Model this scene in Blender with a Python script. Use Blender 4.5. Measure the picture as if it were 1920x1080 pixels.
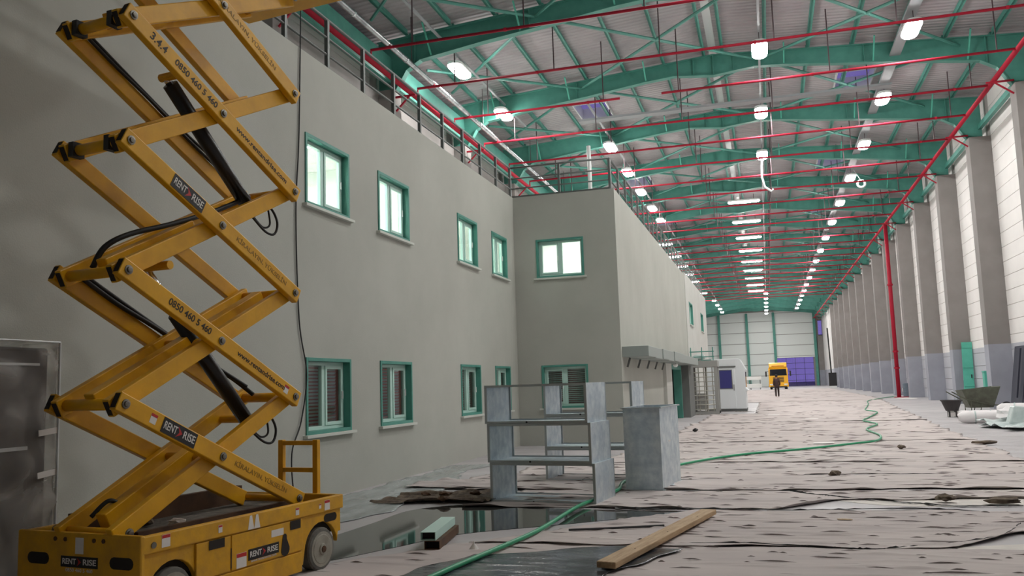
import bpy, bmesh, math, random
import numpy as np
from mathutils import Vector, Matrix

for o in list(bpy.data.objects):
    bpy.data.objects.remove(o)
SC = bpy.context.scene
COL = SC.collection
random.seed(7)
RNG = np.random.default_rng(11)

# ------------------------------------------------------------------ camera
# solved from the photograph's vanishing points; world: X right, Y down the hall, Z up, metres
FPX, CAMH = 1600.0, 1.55
def _n(v): return v / np.linalg.norm(v)
_dy = _n(np.array([480., 169., FPX]))
_d2 = np.array([480. - 1000, 169. + 31.5, FPX])
_up = _n(np.cross(_dy, _d2)); _up = -_up if _up[1] > 0 else _up
_dx = _n(np.cross(_dy, _up)); _dx = -_dx if _dx[0] < 0 else _dx
_R = np.stack([_dx, _dy, _up])
cam_d = bpy.data.cameras.new('camera'); cam = bpy.data.objects.new('camera', cam_d); COL.objects.link(cam)
cam_d.sensor_width = 36.0; cam_d.lens = 36.0 * FPX / 1920.0; cam_d.clip_end = 600
_r, _u, _b = _R @ np.array([1, 0, 0]), _R @ np.array([0, -1, 0]), _R @ np.array([0, 0, -1])
cam.matrix_world = Matrix(((_r[0], _u[0], _b[0], 0), (_r[1], _u[1], _b[1], 0), (_r[2], _u[2], _b[2], CAMH), (0, 0, 0, 1)))
SC.camera = cam

# ------------------------------------------------------------------ world (dusk) and exposure
W = bpy.data.worlds.new('dusk'); SC.world = W; W.use_nodes = True
W.node_tree.nodes['Background'].inputs[0].default_value = (0.17, 0.135, 0.36, 1)
W.node_tree.nodes['Background'].inputs[1].default_value = 0.75
SC.view_settings.view_transform = 'Standard'; SC.view_settings.look = 'None'
SC.view_settings.exposure = 0.62; SC.view_settings.gamma = 1.0
SC.view_settings.use_curve_mapping = False
LAMP = 74.0

# ------------------------------------------------------------------ helpers
def s(r, g, b):
    f = lambda c: (c / 255 / 12.92) if c / 255 <= 0.04045 else ((c / 255 + 0.055) / 1.055) ** 2.4
    return (f(r), f(g), f(b), 1)

class MB:
    def __init__(self): self.v = []; self.f = []
    def add(self, vs, fs):
        n = len(self.v); self.v += [tuple(p) for p in vs]; self.f += [tuple(i + n for i in f) for f in fs]; return self
    def box(self, a, b):
        x0, y0, z0 = a; x1, y1, z1 = b
        return self.add([(x0,y0,z0),(x1,y0,z0),(x1,y1,z0),(x0,y1,z0),(x0,y0,z1),(x1,y0,z1),(x1,y1,z1),(x0,y1,z1)],
                        [(3,2,1,0),(4,5,6,7),(0,1,5,4),(1,2,6,5),(2,3,7,6),(3,0,4,7)])
    def beam(self, p0, p1, w, h, up=(0, 0, 1), ext=0.0):
        p0, p1 = Vector(p0), Vector(p1); d = (p1 - p0).normalized(); p0 = p0 - d * ext; p1 = p1 + d * ext
        up = Vector(up); sd = d.cross(up)
        if sd.length < 1e-5: sd = d.cross(Vector((1, 0, 0)))
        sd.normalize(); u2 = sd.cross(d).normalized()
        vs = []
        for p in (p0, p1):
            for a, b in ((-1, -1), (1, -1), (1, 1), (-1, 1)): vs.append(p + sd * (a * w / 2) + u2 * (b * h / 2))
        return self.add(vs, [(3,2,1,0),(4,5,6,7),(0,1,5,4),(1,2,6,5),(2,3,7,6),(3,0,4,7)])
    def tube(self, pts, r, n=8, caps=True):
        pts = [Vector(p) for p in pts]; rings = []; prev = None
        for i, p in enumerate(pts):
            d = (pts[min(i + 1, len(pts) - 1)] - pts[max(i - 1, 0)]).normalized()
            if prev is None:
                a = d.cross(Vector((0, 0, 1)))
                if a.length < 1e-3: a = d.cross(Vector((1, 0, 0)))
            else:
                a = prev - d * prev.dot(d)
                if a.length < 1e-4: a = d.cross(Vector((0, 0, 1)))
            a.normalize(); prev = a; b = d.cross(a)
            rr = r[i] if isinstance(r, (list, tuple)) else r
            rings.append([p + (a * math.cos(2 * math.pi * k / n) + b * math.sin(2 * math.pi * k / n)) * rr for k in range(n)])
        fs = []
        for i in range(len(rings) - 1):
            for k in range(n):
                fs.append((i * n + k, (i + 1) * n + k, (i + 1) * n + (k + 1) % n, i * n + (k + 1) % n))
        if caps:
            fs.append(tuple(reversed([len(fs) * 0 + k for k in reversed(range(n))])))
            m = (len(rings) - 1) * n; fs.append(tuple(m + k for k in reversed(range(n))))
        return self.add([p for R in rings for p in R], fs)
    def prism(self, poly, fn, h):
        """poly: 2-D outline; fn(a, b, t) -> 3-D point, t in (0, h)"""
        n = len(poly)
        vs = [fn(a, b, 0) for a, b in poly] + [fn(a, b, h) for a, b in poly]
        fs = [tuple(range(n)), tuple(reversed(range(n, 2 * n)))] + [(i + n, (i + 1) % n + n, (i + 1) % n, i) for i in range(n)]
        return self.add(vs, fs)
    def lathe(self, prof, c=(0, 0, 0), ax='z', n=20):
        vs = []; fs = []
        for r, h in prof:
            for k in range(n):
                a = 2 * math.pi * k / n; x, y = r * math.cos(a), r * math.sin(a)
                p = {'z': (x, y, h), 'y': (x, h, y), 'x': (h, x, y)}[ax]
                vs.append((p[0] + c[0], p[1] + c[1], p[2] + c[2]))
        for i in range(len(prof) - 1):
            for k in range(n): fs.append((i * n + k, i * n + (k + 1) % n, (i + 1) * n + (k + 1) % n, (i + 1) * n + k))
        fs.append(tuple(reversed(range(n)))); m = (len(prof) - 1) * n; fs.append(tuple(range(m, m + n)))
        return self.add(vs, fs)
    def mesh(self, name, mat, smooth=False):
        me = bpy.data.meshes.new(name); me.from_pydata(self.v, [], self.f); me.materials.append(mat)
        bm = bmesh.new(); bm.from_mesh(me); bmesh.ops.recalc_face_normals(bm, faces=bm.faces); bm.to_mesh(me); bm.free()
        if smooth: me.shade_smooth()
        return me
    def build(self, name, mat, parent=None, loc=None, smooth=False, bev=0):
        return link(name, self.mesh(name, mat, smooth), parent, loc, bev)

def link(name, me, parent=None, loc=None, bev=0, rot=None):
    o = bpy.data.objects.new(name, me); COL.objects.link(o); o.parent = parent
    if loc: o.location = loc
    if rot: o.rotation_euler = rot
    if bev:
        m = o.modifiers.new('bevel', 'BEVEL'); m.width = bev; m.segments = 2; m.limit_method = 'ANGLE'
    return o
def tag(o, label, cat, group=None, kind=None):
    o['label'] = label; o['category'] = cat
    if group: o['group'] = group
    if kind: o['kind'] = kind
    return o
def thing(name, label, cat, loc=(0, 0, 0), rz=0, group=None, kind=None):
    o = bpy.data.objects.new(name, None); COL.objects.link(o); o.location = loc; o.rotation_euler = (0, 0, rz)
    o.empty_display_size = 0.2
    return tag(o, label, cat, group, kind)
def struct(o, label, cat): return tag(o, label, cat, None, 'structure')
def box(name, a, b, mat, parent=None, bev=0): return MB().box(a, b).build(name, mat, parent, None, False, bev)
ORD = ['first','second','third','fourth','fifth','sixth','seventh','eighth','ninth','tenth','eleventh','twelfth','thirteenth',
       'fourteenth','fifteenth','sixteenth','seventeenth','eighteenth','nineteenth','twentieth','twenty-first','twenty-second',
       'twenty-third','twenty-fourth','twenty-fifth','twenty-sixth','twenty-seventh','twenty-eighth','twenty-ninth','thirtieth',
       'thirty-first','thirty-second','thirty-third','thirty-fourth','thirty-fifth','thirty-sixth','thirty-seventh','thirty-eighth',
       'thirty-ninth','fortieth']
def nth(i): return ORD[i]

# ------------------------------------------------------------------ materials
def mat(name, c, rough=0.6, metal=0.0, c2=None, scale=3.0, bump=0.0, bscale=40.0, stretch=(1, 1, 1), lo=0.35, hi=0.65,
        world=False, spec=0.5, rough2=None, detail=5):
    m = bpy.data.materials.new(name); m.use_nodes = True; nt = m.node_tree; B = nt.nodes['Principled BSDF']
    B.inputs['Base Color'].default_value = c; B.inputs['Roughness'].default_value = rough; B.inputs['Metallic'].default_value = metal
    B.inputs['Specular IOR Level'].default_value = spec
    if c2 or bump or rough2 is not None:
        if world: src = nt.nodes.new('ShaderNodeNewGeometry').outputs['Position']
        else: src = nt.nodes.new('ShaderNodeTexCoord').outputs['Object']
        mp = nt.nodes.new('ShaderNodeMapping'); mp.inputs['Scale'].default_value = stretch; nt.links.new(src, mp.inputs[0])
        def noise(sc, d):
            n = nt.nodes.new('ShaderNodeTexNoise'); n.inputs['Scale'].default_value = sc; n.inputs['Detail'].default_value = d
            n.inputs['Roughness'].default_value = 0.6; nt.links.new(mp.outputs[0], n.inputs['Vector']); return n.outputs[0]
        if c2 or rough2 is not None:
            mr = nt.nodes.new('ShaderNodeMapRange'); mr.inputs[1].default_value = lo; mr.inputs[2].default_value = hi
            nt.links.new(noise(scale, detail), mr.inputs[0])
            if c2:
                mx = nt.nodes.new('ShaderNodeMix'); mx.data_type = 'RGBA'; mx.inputs[6].default_value = c; mx.inputs[7].default_value = c2
                nt.links.new(mr.outputs[0], mx.inputs[0]); nt.links.new(mx.outputs[2], B.inputs['Base Color'])
            if rough2 is not None:
                m2 = nt.nodes.new('ShaderNodeMapRange'); m2.inputs[3].default_value = rough; m2.inputs[4].default_value = rough2
                nt.links.new(mr.outputs[0], m2.inputs[0]); nt.links.new(m2.outputs[0], B.inputs['Roughness'])
        if bump:
            bp = nt.nodes.new('ShaderNodeBump'); bp.inputs['Strength'].default_value = bump; bp.inputs['Distance'].default_value = 0.02
            nt.links.new(noise(bscale, 4), bp.inputs['Height']); nt.links.new(bp.outputs[0], B.inputs['Normal'])
    return m
def emit(name, c, st):
    m = bpy.data.materials.new(name); m.use_nodes = True; nt = m.node_tree; nt.nodes.remove(nt.nodes['Principled BSDF'])
    e = nt.nodes.new('ShaderNodeEmission'); e.inputs[0].default_value = c; e.inputs[1].default_value = st
    nt.links.new(e.outputs[0], nt.nodes['Material Output'].inputs[0]); return m
def glass(name, tint=(0.95, 0.98, 0.97, 1), refl=0.05, rough=0.02):
    m = bpy.data.materials.new(name); m.use_nodes = True; nt = m.node_tree; nt.nodes.remove(nt.nodes['Principled BSDF'])
    t = nt.nodes.new('ShaderNodeBsdfTransparent'); t.inputs[0].default_value = tint
    g = nt.nodes.new('ShaderNodeBsdfGlossy'); g.inputs['Roughness'].default_value = rough
    lw = nt.nodes.new('ShaderNodeLayerWeight'); pw = nt.nodes.new('ShaderNodeMath'); pw.operation = 'POWER'; pw.inputs[1].default_value = 5.0
    nt.links.new(lw.outputs['Facing'], pw.inputs[0])
    ad = nt.nodes.new('ShaderNodeMath'); ad.operation = 'MULTIPLY_ADD'; ad.inputs[1].default_value = 0.8; ad.inputs[2].default_value = refl
    nt.links.new(pw.outputs[0], ad.inputs[0])
    mx = nt.nodes.new('ShaderNodeMixShader'); nt.links.new(ad.outputs[0], mx.inputs[0])
    nt.links.new(t.outputs[0], mx.inputs[1]); nt.links.new(g.outputs[0], mx.inputs[2])
    nt.links.new(mx.outputs[0], nt.nodes['Material Output'].inputs[0]); return m
def painted(name, low, high, z, rough=0.75, c2f=0.9, scale=1.2):
    """paint changing at a height above the floor (a dado), with slight dirt"""
    m = bpy.data.materials.new(name); m.use_nodes = True; nt = m.node_tree; B = nt.nodes['Principled BSDF']; B.inputs['Roughness'].default_value = rough
    B.inputs['Specular IOR Level'].default_value = 0.25
    g = nt.nodes.new('ShaderNodeNewGeometry'); sx = nt.nodes.new('ShaderNodeSeparateXYZ'); nt.links.new(g.outputs['Position'], sx.inputs[0])
    gt = nt.nodes.new('ShaderNodeMath'); gt.operation = 'GREATER_THAN'; gt.inputs[1].default_value = z; nt.links.new(sx.outputs[2], gt.inputs[0])
    mx = nt.nodes.new('ShaderNodeMix'); mx.data_type = 'RGBA'; mx.inputs[6].default_value = low; mx.inputs[7].default_value = high
    nt.links.new(gt.outputs[0], mx.inputs[0])
    no = nt.nodes.new('ShaderNodeTexNoise'); no.inputs['Scale'].default_value = scale; no.inputs['Detail'].default_value = 6; nt.links.new(g.outputs['Position'], no.inputs['Vector'])
    mr = nt.nodes.new('ShaderNodeMapRange'); mr.inputs[1].default_value = 0.3; mr.inputs[2].default_value = 0.7; mr.inputs[3].default_value = c2f; mr.inputs[4].default_value = 1.0
    nt.links.new(no.outputs[0], mr.inputs[0])
    mu = nt.nodes.new('ShaderNodeMix'); mu.data_type = 'RGBA'; mu.blend_type = 'MULTIPLY'; mu.inputs[0].default_value = 1.0
    nt.links.new(mx.outputs[2], mu.inputs[6]); nt.links.new(mr.outputs[0], mu.inputs[7]); nt.links.new(mu.outputs[2], B.inputs['Base Color'])
    return m

M = {}
M['plaster'] = mat('grey_beige_plaster', s(184, 185, 177), 0.85, c2=s(175, 176, 168), scale=0.5, bump=0.15, bscale=60, spec=0.2)
M['plaster_lt'] = mat('pale_lit_plaster', s(205, 205, 200), 0.85, c2=s(196, 196, 190), scale=0.6, bump=0.1, bscale=60, spec=0.2)  # pale plaster; on the far block wall it stands for brighter light
M['column'] = painted('raw_concrete_column', s(164, 166, 176), s(146, 141, 138), 2.66, c2f=0.85)
M['panel'] = painted('white_wall_panel', s(190, 191, 198), s(240, 236, 233), 2.66, c2f=0.94)
M['joint'] = mat('panel_joint_mortar', s(150, 146, 142), 0.9)
M['green'] = mat('sea_green_paint', s(84, 152, 138), 0.5, c2=s(74, 140, 127), scale=2)
M['green_bright'] = mat('bright_green_paint', s(90, 184, 162), 0.5, c2=s(80, 172, 150), scale=2)
M['mint'] = mat('pale_mint_plastic', s(190, 222, 212), 0.35)
M['sill'] = mat('pale_stone_sill', s(205, 208, 200), 0.5)
M['red'] = mat('red_pipe_paint', s(168, 34, 54), 0.6, spec=0.2)
M['dark_rod'] = mat('dark_steel_rod', s(84, 66, 70), 0.5, 0.3)
M['roof'] = None
M['rail'] = mat('galvanised_rail', s(120, 124, 122), 0.5, 0.4)
M['tray'] = mat('light_grey_tray', s(205, 208, 208), 0.4, 0.2)
M['tray_dull'] = mat('dull_grey_tray', s(160, 163, 166), 0.7)
M['silver'] = mat('silver_pipe', s(215, 218, 220), 0.25, 0.9, c2=s(170, 174, 178), scale=3)
M['white'] = mat('white_enamel', s(236, 238, 236), 0.4)
M['lamp'] = emit('lamp_diffuser', (1.0, 0.985, 0.96, 1), LAMP)
M['panel_lamp'] = emit('office_lamp_panel', (0.93, 1.0, 0.98, 1), 26.0)
M['dim_fill'] = emit('dim_office_fill', (1.0, 0.9, 0.86, 1), 3.0)
M['glass'] = glass('clear_glass')
M['glass_dark'] = glass('dusk_glass', (0.9, 0.88, 1.0, 1), 0.03)
M['room_white'] = mat('white_room_paint', s(232, 234, 228), 0.8)
M['room_pink'] = mat('pink_brick_room_wall', s(190, 120, 112), 0.85, c2=s(170, 104, 98), scale=2)
M['blind'] = mat('grey_blind_slat', s(176, 186, 182), 0.5)
M['yellow'] = mat('yellow_machine_paint', s(232, 172, 12), 0.38, c2=s(214, 156, 14), scale=4, bump=0.05, bscale=30)
M['yellow_worn'] = mat('worn_yellow_paint', s(226, 168, 24), 0.45, c2=s(202, 150, 40), scale=6, bump=0.08, bscale=30)
M['black'] = mat('black_rubber', s(22, 22, 22), 0.55)
M['blackmetal'] = mat('black_cylinder_paint', s(18, 18, 18), 0.35)
M['dark'] = mat('dark_part_and_hole_shade', s(36, 28, 22), 0.8)  # dark underbody, and shade painted on plates drawn as holes
M['brown'] = mat('brown_rust_steel', s(96, 66, 40), 0.7, c2=s(70, 46, 30), scale=6)
M['deck'] = mat('dusty_grey_deck', s(118, 112, 104), 0.8, c2=s(84, 80, 74), scale=12, bump=0.3, bscale=40)
M['tyre'] = mat('grey_solid_tyre', s(112, 110, 104), 0.75, c2=s(92, 90, 84), scale=10)
M['hub'] = mat('dusty_wheel_hub', s(164, 160, 148), 0.7, c2=s(140, 136, 124), scale=8)
M['chrome'] = mat('chrome_rod', s(214, 214, 214), 0.15, 1.0)
M['steel'] = mat('steel_pin', s(128, 124, 116), 0.4, 0.8)
M['ink'] = mat('black_ink', s(40, 30, 12), 0.6)
M['ink_worn'] = mat('worn_brown_ink', s(150, 112, 30), 0.6)
M['sticker'] = mat('black_sticker', s(24, 22, 22), 0.4)
M['decal_white'] = mat('white_decal', s(226, 222, 216), 0.5)
M['decal_red'] = mat('red_decal', s(190, 40, 40), 0.5)
M['galv'] = mat('galvanised_sheet', s(220, 230, 234), 0.34, 0.62, c2=s(186, 200, 210), scale=7, bump=0.02, bscale=3, rough2=0.46)
M['galv_edge'] = mat('galvanised_flange', s(178, 186, 188), 0.4, 0.5)
M['felt'] = None
M['crease'] = mat('dark_felt_crease', s(112, 100, 97), 0.9)
M['hose'] = mat('green_hose_rubber', s(30, 150, 104), 0.4)
M['wood'] = mat('raw_timber', s(196, 168, 132), 0.75, c2=s(170, 140, 106), scale=3, stretch=(12, 1, 12), bump=0.2, bscale=20)
M['paper'] = mat('white_paper', s(228, 224, 220), 0.8)
M['film'] = mat('wet_black_film', s(52, 56, 62), 0.16, bump=0.5, bscale=6, c2=s(108, 112, 118), scale=1.6, lo=0.45, hi=0.7, stretch=(0.8, 2, 1))
M['black_film'] = mat('black_edge_film', s(34, 32, 32), 0.5)
M['canopy'] = mat('grey_canopy_cladding', s(150, 158, 154), 0.5)
M['pink_door'] = mat('pinkish_door_panel', s(206, 182, 172), 0.6)
M['dkgrey'] = mat('dark_grey_render', s(112, 114, 112), 0.8)
M['turn'] = mat('grey_turnstile_frame', s(160, 160, 156), 0.45, 0.2)
M['turn_bar'] = mat('steel_turnstile_bar', s(188, 186, 176), 0.3, 0.7)
M['booth'] = mat('white_booth_panel', s(226, 230, 232), 0.45)
M['truck'] = mat('truck_yellow_paint', s(244, 180, 30), 0.35)
M['truck_dark'] = mat('truck_black_plastic', s(30, 30, 34), 0.5)
M['headlight'] = mat('headlight_glass', s(230, 230, 224), 0.15)
M['skin'] = mat('skin', s(170, 120, 96), 0.6)
M['coat'] = mat('dark_brown_coat', s(66, 44, 42), 0.8)
M['trousers'] = mat('dark_trousers', s(52, 38, 36), 0.8)
M['hair'] = mat('dark_hair', s(30, 22, 20), 0.7)
M['olive'] = mat('olive_barrow_steel', s(104, 108, 92), 0.55, c2=s(84, 84, 72), scale=4)
M['tub'] = mat('dark_plastic_tub', s(58, 54, 54), 0.6)
M['roll'] = mat('white_fleece_roll', s(240, 236, 236), 0.85, bump=0.3, bscale=9)
M['plastic'] = mat('milky_plastic_sheet', s(214, 224, 222), 0.3, c2=s(186, 200, 198), scale=4)
M['barrel'] = mat('blue_grey_barrel', s(112, 126, 138), 0.5)
M['navy'] = mat('dark_navy_board', s(52, 54, 68), 0.6)
M['cab_dark'] = mat('dark_machine_casing', s(92, 88, 84), 0.6, c2=s(70, 66, 64), scale=3)
M['cable'] = mat('black_cable', s(40, 40, 40), 0.6)
M['endwall'] = mat('pale_cladding', s(226, 230, 226), 0.5)
M['asphalt'] = mat('dusk_pavement', s(70, 70, 84), 0.8)
M['rag'] = mat('dirty_cardboard_scrap', s(122, 108, 92), 0.9, c2=s(70, 58, 50), scale=9, bump=0.5, bscale=18)

# translucent plastic wrap
def wrapmat():
    m = bpy.data.materials.new('plastic_wrap'); m.use_nodes = True; nt = m.node_tree; B = nt.nodes['Principled BSDF']
    B.inputs['Base Color'].default_value = s(200, 196, 190); B.inputs['Roughness'].default_value = 0.3
    g = nt.nodes.new('ShaderNodeTexCoord'); n = nt.nodes.new('ShaderNodeTexNoise'); n.inputs['Scale'].default_value = 2.2; n.inputs['Detail'].default_value = 6
    n.inputs['Distortion'].default_value = 1.0
    nt.links.new(g.outputs['Object'], n.inputs['Vector']); mr = nt.nodes.new('ShaderNodeMapRange'); mr.inputs[1].default_value = 0.42; mr.inputs[2].default_value = 0.75
    mr.inputs[3].default_value = 0.12; mr.inputs[4].default_value = 0.6
    nt.links.new(n.outputs[0], mr.inputs[0]); nt.links.new(mr.outputs[0], B.inputs['Alpha'])
    return m
M['wrap'] = wrapmat()

# corrugated roof deck: fine ribs along the slope
def roofmat():
    m = mat('white_corrugated_deck', s(172, 166, 168), 0.6, c2=s(158, 152, 155), scale=0.7, world=True); nt = m.node_tree; B = nt.nodes['Principled BSDF']
    g = nt.nodes.new('ShaderNodeNewGeometry'); sx = nt.nodes.new('ShaderNodeSeparateXYZ'); nt.links.new(g.outputs['Position'], sx.inputs[0])
    mu = nt.nodes.new('ShaderNodeMath'); mu.operation = 'MULTIPLY'; mu.inputs[1].default_value = 2 * math.pi / 0.25; nt.links.new(sx.outputs[1], mu.inputs[0])
    sn = nt.nodes.new('ShaderNodeMath'); sn.operation = 'SINE'; nt.links.new(mu.outputs[0], sn.inputs[0])
    bp = nt.nodes.new('ShaderNodeBump'); bp.inputs['Strength'].default_value = 0.7; bp.inputs['Distance'].default_value = 0.03
    nt.links.new(sn.outputs[0], bp.inputs['Height']); nt.links.new(bp.outputs[0], B.inputs['Normal']); return m
M['roof'] = roofmat()

# floor: dusty concrete, damp and smooth on the office side
def floormat():
    m = mat('damp_concrete_floor', s(188, 183, 184), 0.55, c2=s(166, 163, 165), scale=0.5, world=True, stretch=(0.9, 1.1, 1), bump=0.08, bscale=14, lo=0.3, hi=0.75)
    nt = m.node_tree; B = nt.nodes['Principled BSDF']
    g = nt.nodes.new('ShaderNodeNewGeometry'); sx = nt.nodes.new('ShaderNodeSeparateXYZ'); nt.links.new(g.outputs['Position'], sx.inputs[0])
    n = nt.nodes.new('ShaderNodeTexNoise'); n.inputs['Scale'].default_value = 0.8; n.inputs['Detail'].default_value = 5
    mp = nt.nodes.new('ShaderNodeMapping'); mp.inputs['Scale'].default_value = (1, 2.2, 1); nt.links.new(g.outputs['Position'], mp.inputs[0]); nt.links.new(mp.outputs[0], n.inputs['Vector'])
    mr = nt.nodes.new('ShaderNodeMapRange'); mr.inputs[1].default_value = 0.4; mr.inputs[2].default_value = 0.62; mr.inputs[3].default_value = 0.38; mr.inputs[4].default_value = 0.65
    nt.links.new(n.outputs[0], mr.inputs[0]); nt.links.new(mr.outputs[0], B.inputs['Roughness']); return m
M['floor'] = floormat()
def feltmat():
    m = mat('dusty_felt_covering', s(206, 196, 192), 0.95, c2=s(188, 179, 177), scale=0.9, world=True, stretch=(0.5, 1.5, 1), spec=0.1)
    nt = m.node_tree; B = nt.nodes['Principled BSDF']; base = B.inputs['Base Color'].links[0].from_socket
    g = nt.nodes.new('ShaderNodeNewGeometry')
    def streak(sc, st, lo, hi, col, prev, seed):
        mp = nt.nodes.new('ShaderNodeMapping'); mp.inputs['Scale'].default_value = st; mp.inputs['Location'].default_value = (seed, seed * 2, 0)
        nt.links.new(g.outputs['Position'], mp.inputs[0])
        n = nt.nodes.new('ShaderNodeTexNoise'); n.inputs['Scale'].default_value = sc; n.inputs['Detail'].default_value = 3; nt.links.new(mp.outputs[0], n.inputs['Vector'])
        mr = nt.nodes.new('ShaderNodeMapRange'); mr.inputs[1].default_value = lo; mr.inputs[2].default_value = hi; nt.links.new(n.outputs[0], mr.inputs[0])
        mx = nt.nodes.new('ShaderNodeMix'); mx.data_type = 'RGBA'; nt.links.new(mr.outputs[0], mx.inputs[0]); nt.links.new(prev, mx.inputs[6]); mx.inputs[7].default_value = col
        return mx.outputs[2]
    a = streak(1.0, (2.2, 16, 1), 0.67, 0.74, s(104, 94, 92), base, 3.1)
    b = streak(1.0, (0.7, 4, 1), 0.64, 0.8, s(222, 212, 208), a, 9.7)
    nt.links.new(b, B.inputs['Base Color'])
    return m
M['felt'] = feltmat()

# ------------------------------------------------------------------ text as flat lettering
def lettering(txt, size, m, parent, org, xd, yd, name='lettering', width=None, bold=0.0):
    cu = bpy.data.curves.new('t', 'FONT'); cu.body = txt; cu.size = size; cu.align_x = 'CENTER'; cu.align_y = 'CENTER'; cu.extrude = 0.0008; cu.offset = bold
    to = bpy.data.objects.new('t', cu); COL.objects.link(to); bpy.context.view_layer.update()
    me = bpy.data.meshes.new_from_object(to.evaluated_get(bpy.context.evaluated_depsgraph_get()))
    COL.objects.unlink(to); bpy.data.objects.remove(to)
    xd, yd = Vector(xd).normalized(), Vector(yd).normalized(); zd = xd.cross(yd); org = Vector(org)
    xs = [v.co.x for v in me.vertices]; k = (width / (max(xs) - min(xs))) if width else 1
    for v in me.vertices: v.co = org + xd * (v.co.x * k) + yd * v.co.y + zd * v.co.z
    me.materials.clear(); me.materials.append(m); me.name = name
    return link(name, me, parent)

# ================================================================== THE SETTING
XL, XR, XW = -6.28, 8.85, 9.70           # office wall face, column faces, right wall face
YC, XB = 21.64, -3.536                   # inner corner, side of the projecting block
YE = 160.0                               # end wall
YB = -12.0                               # wall behind the camera
HB = 6.58                                # top of the office block

fl = box('floor', (-13, YB, -0.2), (11, YE + 0.3, 0), M['floor']); struct(fl, 'dusty grey concrete floor of the long hall', 'floor')
yard = box('ground_outside', (-60, YE + 0.3, -0.35), (60, 330, -0.15), M['asphalt']); struct(yard, 'dark pavement outside the far gate at dusk', 'ground')

# wall made of a slab with openings; fn maps (a along, z up, t depth) to the world
def holed(a0, a1, z0, z1, holes, fn, th):
    mb = MB(); A = sorted({a0, a1, *[h[0] for h in holes], *[h[1] for h in holes]}); Z = sorted({z0, z1, *[h[2] for h in holes], *[h[3] for h in holes]})
    inh = lambda i, j: any(h[0] - 1e-6 <= A[i] and A[i + 1] <= h[1] + 1e-6 and h[2] - 1e-6 <= Z[j] and Z[j + 1] <= h[3] + 1e-6 for h in holes)
    for i in range(len(A) - 1):
        for j in range(len(Z) - 1):
            if inh(i, j): continue
            for t in (0, th):
                mb.add([fn(A[i], Z[j], t), fn(A[i + 1], Z[j], t), fn(A[i + 1], Z[j + 1], t), fn(A[i], Z[j + 1], t)], [(0, 1, 2, 3)])
            for di, dj, q in ((-1, 0, ((i, j), (i, j + 1))), (1, 0, ((i + 1, j), (i + 1, j + 1))), (0, -1, ((i, j), (i + 1, j))), (0, 1, ((i, j + 1), (i + 1, j + 1)))):
                ii, jj = i + di, j + dj
                if not (0 <= ii < len(A) - 1 and 0 <= jj < len(Z) - 1) or inh(ii, jj):
                    (p, r), (p2, r2) = q
                    mb.add([fn(A[p], Z[r], 0), fn(A[p2], Z[r2], 0), fn(A[p2], Z[r2], th), fn(A[p], Z[r], th)], [(0, 1, 2, 3)])
    return mb
def holed_obj(name, *a):
    mb = holed(*a[:-1]); me = bpy.data.meshes.new(name); me.from_pydata(mb.v, [], mb.f); me.materials.append(a[-1])
    bm = bmesh.new(); bm.from_mesh(me); bmesh.ops.remove_doubles(bm, verts=bm.verts, dist=1e-4); bmesh.ops.recalc_face_normals(bm, faces=bm.faces); bm.to_mesh(me); bm.free()
    return link(name, me)

WY = [(10.82, 12.19), (13.26, 14.60), (17.24, 18.56), (19.66, 20.92)]
UZ, LZ = (4.28, 5.35), (0.95, 2.05)
holesL = [(a, b, *z) for a, b in WY for z in (UZ, LZ)]
wl = holed_obj('wall_left', YB, YC, 0, HB, holesL, lambda a, z, t: (XL - t, a, z), 0.22, M['plaster'])
struct(wl, 'long grey-beige plastered office block wall with two rows of windows', 'wall')
holesF = [(-5.68, -4.40, 4.35, 5.38), (-5.64, -4.41, 0.95, 2.06)]
wf = holed_obj('wall_block_end', XL - 0.22, XB, 0, HB, holesF, lambda a, z, t: (a, YC + t, z), 0.22, M['plaster'])
struct(wf, 'narrow plastered end wall of the projecting office block, facing the camera', 'wall')
holesS = [(42.6, 44.6, 4.3, 5.42), (50.2, 52.0, 4.35, 5.42), (32.6, 36.9, 0, 2.18)]
ws = holed_obj('wall_block_side', YC + 0.22, 41.0, 0, HB, [holesS[2]], lambda a, z, t: (XB - t, a, z), 0.22, M['plaster'])
struct(ws, 'long plastered side wall of the projecting block above the entrance canopy', 'wall')
ws2 = holed_obj('wall_block_far', 41.0, 55.2, 0, HB + 0.1, holesS[:2], lambda a, z, t: (XB + 0.03 - t, a, z), 0.25, M['plaster_lt'])  # lighter plaster stands in for the stronger light on this stretch
struct(ws2, 'far section of the projecting block wall behind the guard booth, coloured lighter for stronger light', 'wall')
o = box('wall_block_rear', (-12.2, 54.95, 0), (XB - 0.25, 55.2, HB), M['plaster_lt']); struct(o, 'rear end wall of the office block, turned to the far gate', 'wall')

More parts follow.
